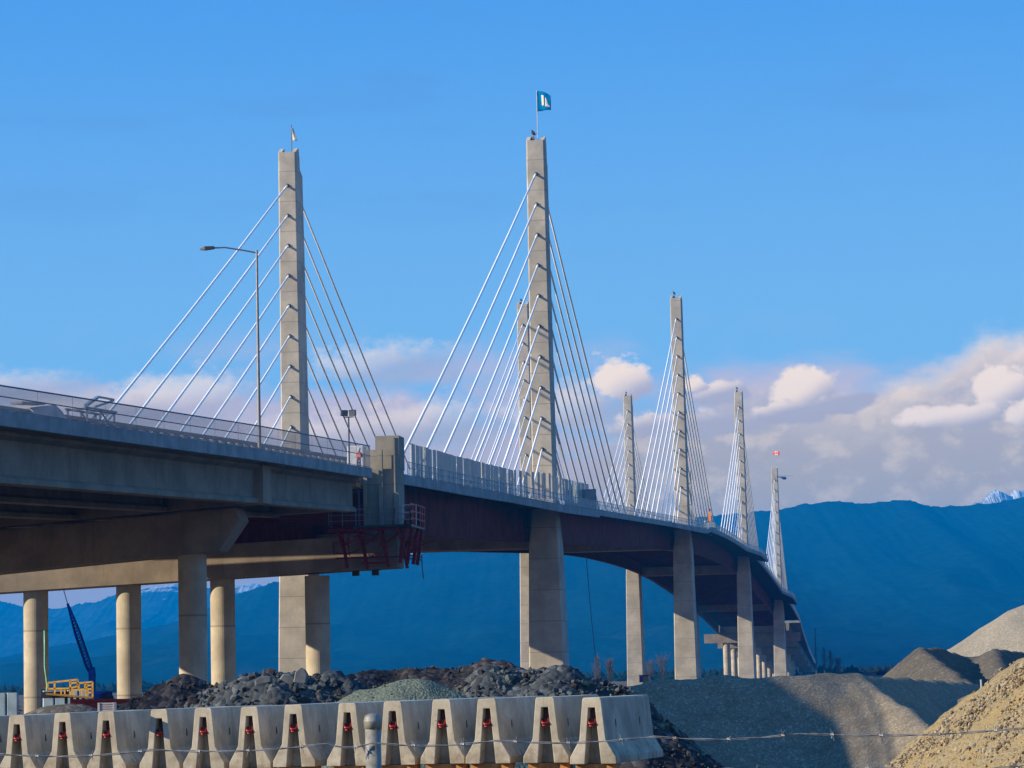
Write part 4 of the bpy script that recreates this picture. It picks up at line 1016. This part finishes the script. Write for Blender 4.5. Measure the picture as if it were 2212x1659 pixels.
rubble('rubble_heap', [(262, 1560, 56), (300, 1508, 56), (345, 1486, 56), (390, 1484, 56), (440, 1488, 56), (500, 1488, 56)], 56, M_EARTH, [K3, K3, K1], 'dark earth and rubble heap below the round columns on the left', 1, 4500, .012, .06, .85)
rubble('rubble_heap', [(470, 1490), (520, 1476), (560, 1468), (610, 1466), (660, 1470), (720, 1478), (760, 1476)], 54, M_ROCK, [K1, K1, K2, K3], 'heap of coarse blue-grey broken rock around the upright slab', 2, 9000, .014, .10, .8, amp=.34)
rubble('rubble_heap', [(700, 1482), (800, 1462), (850, 1458), (900, 1454), (960, 1442), (1030, 1444), (1075, 1452), (1110, 1450), (1180, 1458)], 62, M_EARTH, [K3, K3, K3, K1], 'dark purple-brown spoil heap forming the skyline left of the first right pier', 3, 5500, .012, .06, .8)
rubble('rubble_heap', [(800, 1492), (840, 1480), (905, 1478), (960, 1496)], 50, M_GREENG, [K4, K4, K2], 'smooth green-grey mound of crushed rock in front of the dark spoil', 4, 1500, .01, .035, .62, amp=.10)
rubble('rubble_heap', [(1010, 1478, 53), (1060, 1462, 53), (1120, 1464, 53), (1180, 1462, 53), (1230, 1458, 53), (1285, 1464, 53), (1310, 1485, 53), (1345, 1535, 52)], 53, M_ROCK, [K1, K2, K2, K4, K3], 'heap of blocky grey-green rock and rubbish behind the right-hand barriers', 6, 9500, .012, .09, .9, amp=.3)
rubble('rubble_heap', [(1395, 1565), (1440, 1600), (1520, 1650)], 47, M_EARTH, [K1, K3, K1], 'low dark rubble spilling out beyond the right end of the barrier row', 8, 2500, .015, .08, .9, amp=.2)
def slab(px, py, Y, w, h, label, tilt=0):
    p = at(px, py, Y); b = MB(); pr = [(-.5, -.4), (-.45, .55), (-.1, 1.0), (.25, .85), (.5, .45), (.42, -.4)]
    M_ = Matrix.Translation(p) @ Matrix.Rotation(R(tilt), 4, 'Y')
    b.loft([[M_ @ Vector((x * w * k, e, z * h)) for x, z in pr] for e, k in ((-.12, .85), (-.03, 1), (.1, .95), (.16, .8))]); tag(b.build('rock_slab', plain('slab_rock', (.11, .12, .13), .95, 0, .3, 4), origin=p, bevel=.01), label, 'rock')
slab(650, 1466, 52.5, .26, .20, 'upright pointed pale slab of rock standing on the rubble crest', 8)
slab(622, 1470, 52.6, .3, .12, 'dark tilted slab leaning left of the upright slab', 30)
slab(570, 1472, 52.8, .34, .1, 'dark lump of rock on the crest below the second pylon column', -12)
heap('asphalt_mound', -10.9, -7.2, 49, 55, cones(seg([(122, 1522, 52), (150, 1519, 52)], 52), .42, .3), M_ASPH_SHADE, 'small smooth black mound behind the third barrier from the left', 'mound', .12, .03, 1.5)
o = bpy.data.objects.get('asphalt_mound')

# ------------------------------------------------------------------ construction yard on the left
# sheet piles
def sheet_wall(px0, px1, ytop, Y, label):
    a = at(px0, ytop, Y); c = at(px1, ytop - (px1 - px0) * .02, Y); t = thing('sheet_pile_wall', Vector((a.x, a.y, GROUND)), label, 'wall')
    n = max(2, round((c - a).length / .95)); w = (c - a) / n
    for i in range(n):
        b = MB(); p = a + w * i; xs_ = [(0, 0), (.10, -.22), (.72, -.22), (.82, 0)]; k = w.length / .82
        top = [p + Vector((x * k, y, 0)) for x, y in xs_]; ba = [p + Vector((x * k, y + .04, 0)) for x, y in reversed(xs_)]
        r1 = top + ba; r0 = [Vector((q.x, q.y, GROUND)) for q in r1]; b.loft([r0, r1]); b.build('sheet_pile', M_BLUEST, t)
        b = MB(); b.box(p.x - .12, p.x + .12, p.y - .02, p.y + .3, GROUND, p.z + .12); b.build('post', plain('navy_post', (.01, .015, .10), .5), t)
sheet_wall(-12, 40, 1497, 230, 'pale blue sheet piles with dark posts at the far left, left of the first column')
sheet_wall(92, 196, 1492, 230, 'pale blue sheet piles behind the yellow railed platform')
# yellow railed platform
Yp = 200
def pp(px, py, dy=0): return at(px, py, Yp + dy)
t = thing('railed_platform', pp(150, 1512), 'yellow-railed steel working platform beside the leftmost column', 'platform')
b = MB(); b.bar(pp(100, 1499), pp(200, 1507), .35, .12); b.bar(pp(100, 1499, 1.6), pp(200, 1507, 1.6), .35, .12)
b.hexa([pp(102, 1502), pp(198, 1510), pp(198, 1510, 1.6), pp(102, 1502, 1.6), pp(102, 1499.5), pp(198, 1507.5), pp(198, 1507.5, 1.6), pp(102, 1499.5, 1.6)]); b.build('platform_deck', plain('dark_yellow_deck', (.35, .2, .04), .6), t)
def ybar(pts, name='guard_rail', r=.12):
    b = MB()
    for (x1, y1, x2, y2) in pts: b.bar(pp(x1, y1), pp(x2, y2), r)
    b.build(name, M_YEL, t)
ybar([(103, 1475, 168, 1468), (168, 1468, 168, 1482), (103, 1475, 103, 1488), (103, 1488, 152, 1487), (118, 1474, 118, 1488), (152, 1470, 152, 1508), (152, 1487, 168, 1482), (152, 1476, 168, 1474)])
ybar([(168, 1476, 200, 1473), (200, 1473, 200, 1511), (152, 1491, 185, 1489), (170, 1476, 170, 1489), (184, 1475, 184, 1489), (186, 1481, 199, 1480), (187, 1480, 187, 1509), (187, 1489, 200, 1488), (187, 1496, 200, 1496)])
ybar([(118, 1488, 118, 1503), (132, 1488, 132, 1505), (140, 1488, 140, 1505), (160, 1491, 160, 1507), (177, 1491, 177, 1508), (103, 1499, 150, 1502)], r=.09)
b = MB()
for x in (143, 155, 168, 180): b.bar(pp(x, 1505, .8), pp(x, 1520, .8), .2)
b.build('leg', M_DARK, t)
b = MB(); b.box(-.9, .9, 0, 1.2, 0, .45, M=Matrix.Translation(pp(119, 1508, .2))); b.build('motor_box', M_DARK, t)
# red skip / hopper
ps = at(215, 1550, 180); t = thing('steel_skip', ps, 'faded dark red steel skip with a sloping right end behind the barriers', 'skip')
def ph(px, py, dy=0): return at(px, py, 180 + dy)
b = MB(); o1 = [ph(160, 1514), ph(292, 1513), ph(268, 1548), ph(190, 1562)]; o2 = [ph(160, 1514, 2.2), ph(292, 1513, 2.2), ph(268, 1548, 2.2), ph(190, 1562, 2.2)]; b.loft([o1, o2]); b.build('body', M_SKIP, t)
b = MB(); b.bar(ph(152, 1513, -.06), ph(294, 1512, -.06), .16, .16); b.build('rim', M_SKIP, t)
for x in (192, 208, 226, 248): b = MB(); b.bar(ph(x, 1515, -.07), ph(x - 1, 1552, -.07), .12, .08); b.build('rib', M_SKIP, t)
b = MB(); b.hexa([ph(155, 1524, .2), ph(178, 1522, .2), ph(178, 1522, 1.2), ph(155, 1524, 1.2), ph(153, 1512, .2), ph(176, 1510, .2), ph(176, 1510, 1.2), ph(153, 1512, 1.2)]); b.build('hopper', plain('bright_red_paint', (.65, .06, .04), .5), t)
b = MB(); b.bar(ph(215, 1504, 1), ph(242, 1506, 1), .2); b.bar(ph(222, 1506, 1), ph(222, 1513, 1), .12); b.bar(ph(240, 1503, 1), ph(243, 1513, 1), .25); b.build('engine_cover', M_DARK, t)
# crane
Yc = 360
def pc(px, py, dy=0): return at(px, py, Yc + dy)
base_ = pc(197, 1530); t = thing('crawler_crane', Vector((base_.x, base_.y, GROUND)), 'dark blue crane with a slanting lattice boom between the left columns', 'crane')
A_ = pc(199, 1462); B_ = pc(146, 1304); n = 22; b = MB(); rows = []
for i in range(n + 1):
    f = i / n; c = A_.lerp(B_, f); w = .32 * min(1, .25 + f * 5, .12 + (1 - f) * 2.2)
    dv = (B_ - A_).normalized(); sd = dv.cross(Vector((0, 1, 0))).normalized()
    rows.append([c + sd * w + Vector((0, w, 0)), c + sd * w - Vector((0, w, 0)), c - sd * w - Vector((0, w, 0)), c - sd * w + Vector((0, w, 0))])
for k in range(4): b.tube([r_[k] for r_ in rows], .12, 6)
for i in range(n):
    for k in range(4): b.bar(rows[i][k], rows[i + 1][(k + 1) % 4], .09); b.bar(rows[i][k], rows[i][(k + 1) % 4], .07)
b.build('lattice_boom', M_CRANE, t)
b = MB(); b.loft([[A_ + Vector((x, y, z)) for x, y in ((-w, -w), (w, -w), (w, w), (-w, w))] for z, w in ((1.2, .3), (.4, .4), (-2.2, .35), (-3.6, .15))]); b.build('boom_foot', M_CRANE, t)
b = MB(); b.box(-2.2, 2.2, -1.8, 3.5, .9, 3.2, M=Matrix.Translation(t.location)); b.box(-.3, 1.8, -2.9, -1.8, .9, 3.0, M=Matrix.Translation(t.location)); b.build('cab', M_CRANE, t, bevel=.1)
for sx in (-2.4, 1.6): b = MB(); b.box(sx, sx + .9, -3, 3.4, 0, 1.0, M=Matrix.Translation(t.location)); b.build('track', M_DARK, t, bevel=.3)
b = MB(); b.bar(B_, B_ + Vector((-.5, 0, 1.8)), .1); b.build('aerial', M_DARK, t)
# green hose along the first column
b = MB(); Yh = 249
b.tube([at(x, y, Yh) for x, y in ((96.5, 1362), (97, 1400), (97, 1440), (100, 1462), (102, 1480), (101, 1500), (100, 1530))], .09, 8); tag(b.build('hose', M_GREEN, origin=at(100, 1530, Yh), smooth=True), 'green hose hanging beside the leftmost round column', 'hose')
# site box by the third left pier
q = at(1391, 1474, 560); t = thing('site_cabin', q, 'small dark box standing at the foot of the pier left of the gravel crest', 'cabin')
b = MB(); b.box(-.9, .9, -.8, .8, .0, 1.35, M=Matrix.Translation(q)); b.build('body', M_DARK, t, bevel=.05); b = MB(); b.box(-.8, -.3, -.82, -.805, .2, 1.1, M=Matrix.Translation(q)); b.box(-1.0, 1.0, -.9, .9, 1.352, 1.45, M=Matrix.Translation(q)); b.build('roof_and_door', M_CRANE, t)

# ------------------------------------------------------------------ trees
M_TWIG = plain('bare_twigs', (.085, .075, .075), .9, spec=0); M_CONI = plain('conifer_needles', (.010, .02, .016), .95, 0, .4, .5, spec=0)
def bare_tree(p, h, w, label, seed, group='leafless trees beyond the piers'):
    rnd = random.Random(seed); t = thing('bare_tree', p, label, 'tree', group)
    b = MB(); b.tube([p - Vector((0, 0, 1)), p + Vector((0, 0, h * .5)), p + Vector((rnd.uniform(-.1, .1), 0, h * .96))], [h * .014 + .05, h * .009, .02], 6); b.build('trunk', M_TWIG, t)
    b = MB()
    for k in range(90):
        z = h * rnd.uniform(.18, .93); a = rnd.uniform(0, 6.28); wz = w * (1 - abs(z / h - .4) * 1.3) * rnd.uniform(.4, 1)
        s_ = p + Vector((0, 0, z)); e = s_ + Vector((math.cos(a) * wz, math.sin(a) * wz, wz * rnd.uniform(1.1, 2.4)))
        b.tube([s_, s_.lerp(e, .5) + Vector((0, 0, -.1)), e], [.05, .035, .012], 3)
        for q in range(3):
            m_ = s_.lerp(e, rnd.uniform(.3, .9)); b.tube([m_, m_ + Vector((rnd.uniform(-1, 1), rnd.uniform(-1, 1), rnd.uniform(.4, 1.4))) * w * .3], [.022, .008], 3)
    b.build('crown', M_TWIG, t)
for k, (px, yt, yb, Y, w, lab) in enumerate(((1291, 1418, 1480, 700, 1.1, 'narrow bare tree directly right of the first right pier'), (1318, 1428, 1480, 700, 1.3, 'second narrow bare tree right of the first right pier'), (1405, 1432, 1480, 900, 1.7, 'pale bare tree standing right of the slim left pier'),
                                             (1432, 1428, 1480, 900, 2.4, 'wider bare tree just left of the second right pier'), (1782, 1395, 1462, 1150, 1.3, 'tall thin bare tree right of the end of the viaduct'), (1795, 1405, 1462, 1150, 1.5, 'thin bare tree beside the tall one beyond the viaduct end'), (1811, 1425, 1462, 1150, 1.8, 'low bare tree at the right of the group beyond the viaduct'), (1764, 1350, 1462, 1180, .8, 'very slender pale tree touching the falling edge of the viaduct'))):
    a = at(px, yb, Y); c = at(px, yt, Y); bare_tree(Vector((a.x, a.y, GROUND)), c.z - GROUND, w * 1.6, lab, k)
def conifer(p, h, w, label, seed):
    rnd = random.Random(seed); t = thing('conifer', p, label, 'tree', 'conifers at the left edge')
    b = MB(); b.tube([p, p + Vector((0, 0, h * .95))], [h * .02, .02], 6); b.build('trunk', M_TWIG, t)
    b = MB(); n = int(h * 26)
    for k in range(n):
        f = k / n; z = h * (.08 + .9 * f); a = k * 2.4; r_ = w * (1 - f) ** .8 * rnd.uniform(.6, 1.1) + .05; s_ = p + Vector((0, 0, z)); e = s_ + Vector((math.cos(a) * r_, math.sin(a) * r_, -r_ * .3)); d = Vector((-math.sin(a), math.cos(a), 0)) * r_ * .28
        b.add([s_, s_.lerp(e, .6) + d, e, s_.lerp(e, .6) - d], [(0, 1, 2, 3)])
    b.build('crown', M_CONI, t)
for k, (px, yt, Y, w, lab) in enumerate(((29, 1476, 420, 1.7, 'pointed conifer left of the leftmost column'), (8, 1487, 420, 1.5, 'small conifer at the very left edge'), (-14, 1478, 420, 1.7, 'conifer partly cut off by the left edge'))):
    c = at(px, yt, Y); conifer(Vector((c.x, c.y, GROUND)), c.z - GROUND, w, lab, k)
# low woodland along the far bank
rnd = random.Random(21); b = MB()
for k in range(2600):
    x = rnd.uniform(-700, 700); y = rnd.uniform(1300, 2300); h = rnd.uniform(3, 6); w = rnd.uniform(4, 8); p = Vector((x, y, GROUND))
    for q in range(5):
        f = q / 5; r_ = w * (1 - f) * rnd.uniform(.7, 1.2) + .2; a0 = rnd.uniform(0, 6.28)
        vs_ = [p + Vector((math.cos(a0 + a * 1.2566) * r_, math.sin(a0 + a * 1.2566) * r_, h * f * .8)) for a in range(5)] + [p + Vector((0, 0, h * (f * .8 + .35)))]
        b.add(vs_, [(a, (a + 1) % 5, 5) for a in range(5)])
tag(b.build('distant_woodland', M_CONI), 'dark woodland along the foot of the mountains', 'woodland', None, 'stuff')

# ------------------------------------------------------------------ haze
HAZE = 1.3e-4
b = MB(); b.box(-9500, 9500, -400, 10000, GROUND - 3, 412)
hz = b.build('haze', plain('tmp', (1, 1, 1)))
hm_ = bpy.data.materials.new('haze_air'); hm_.use_nodes = True; t_ = hm_.node_tree
for n_ in list(t_.nodes): t_.nodes.remove(n_)
ou = t_.nodes.new('ShaderNodeOutputMaterial'); vp = t_.nodes.new('ShaderNodeVolumePrincipled'); t_.links.new(vp.outputs[0], ou.inputs['Volume'])
vp.inputs['Color'].default_value = (0.0, 0.36, 1.0, 1); vp.inputs['Density'].default_value = HAZE; vp.inputs['Anisotropy'].default_value = 0.0
hz.data.materials.clear(); hz.data.materials.append(hm_); tag(hz, kind='stuff')
for o in bpy.data.objects:
    if '_org' in o: del o['_org']
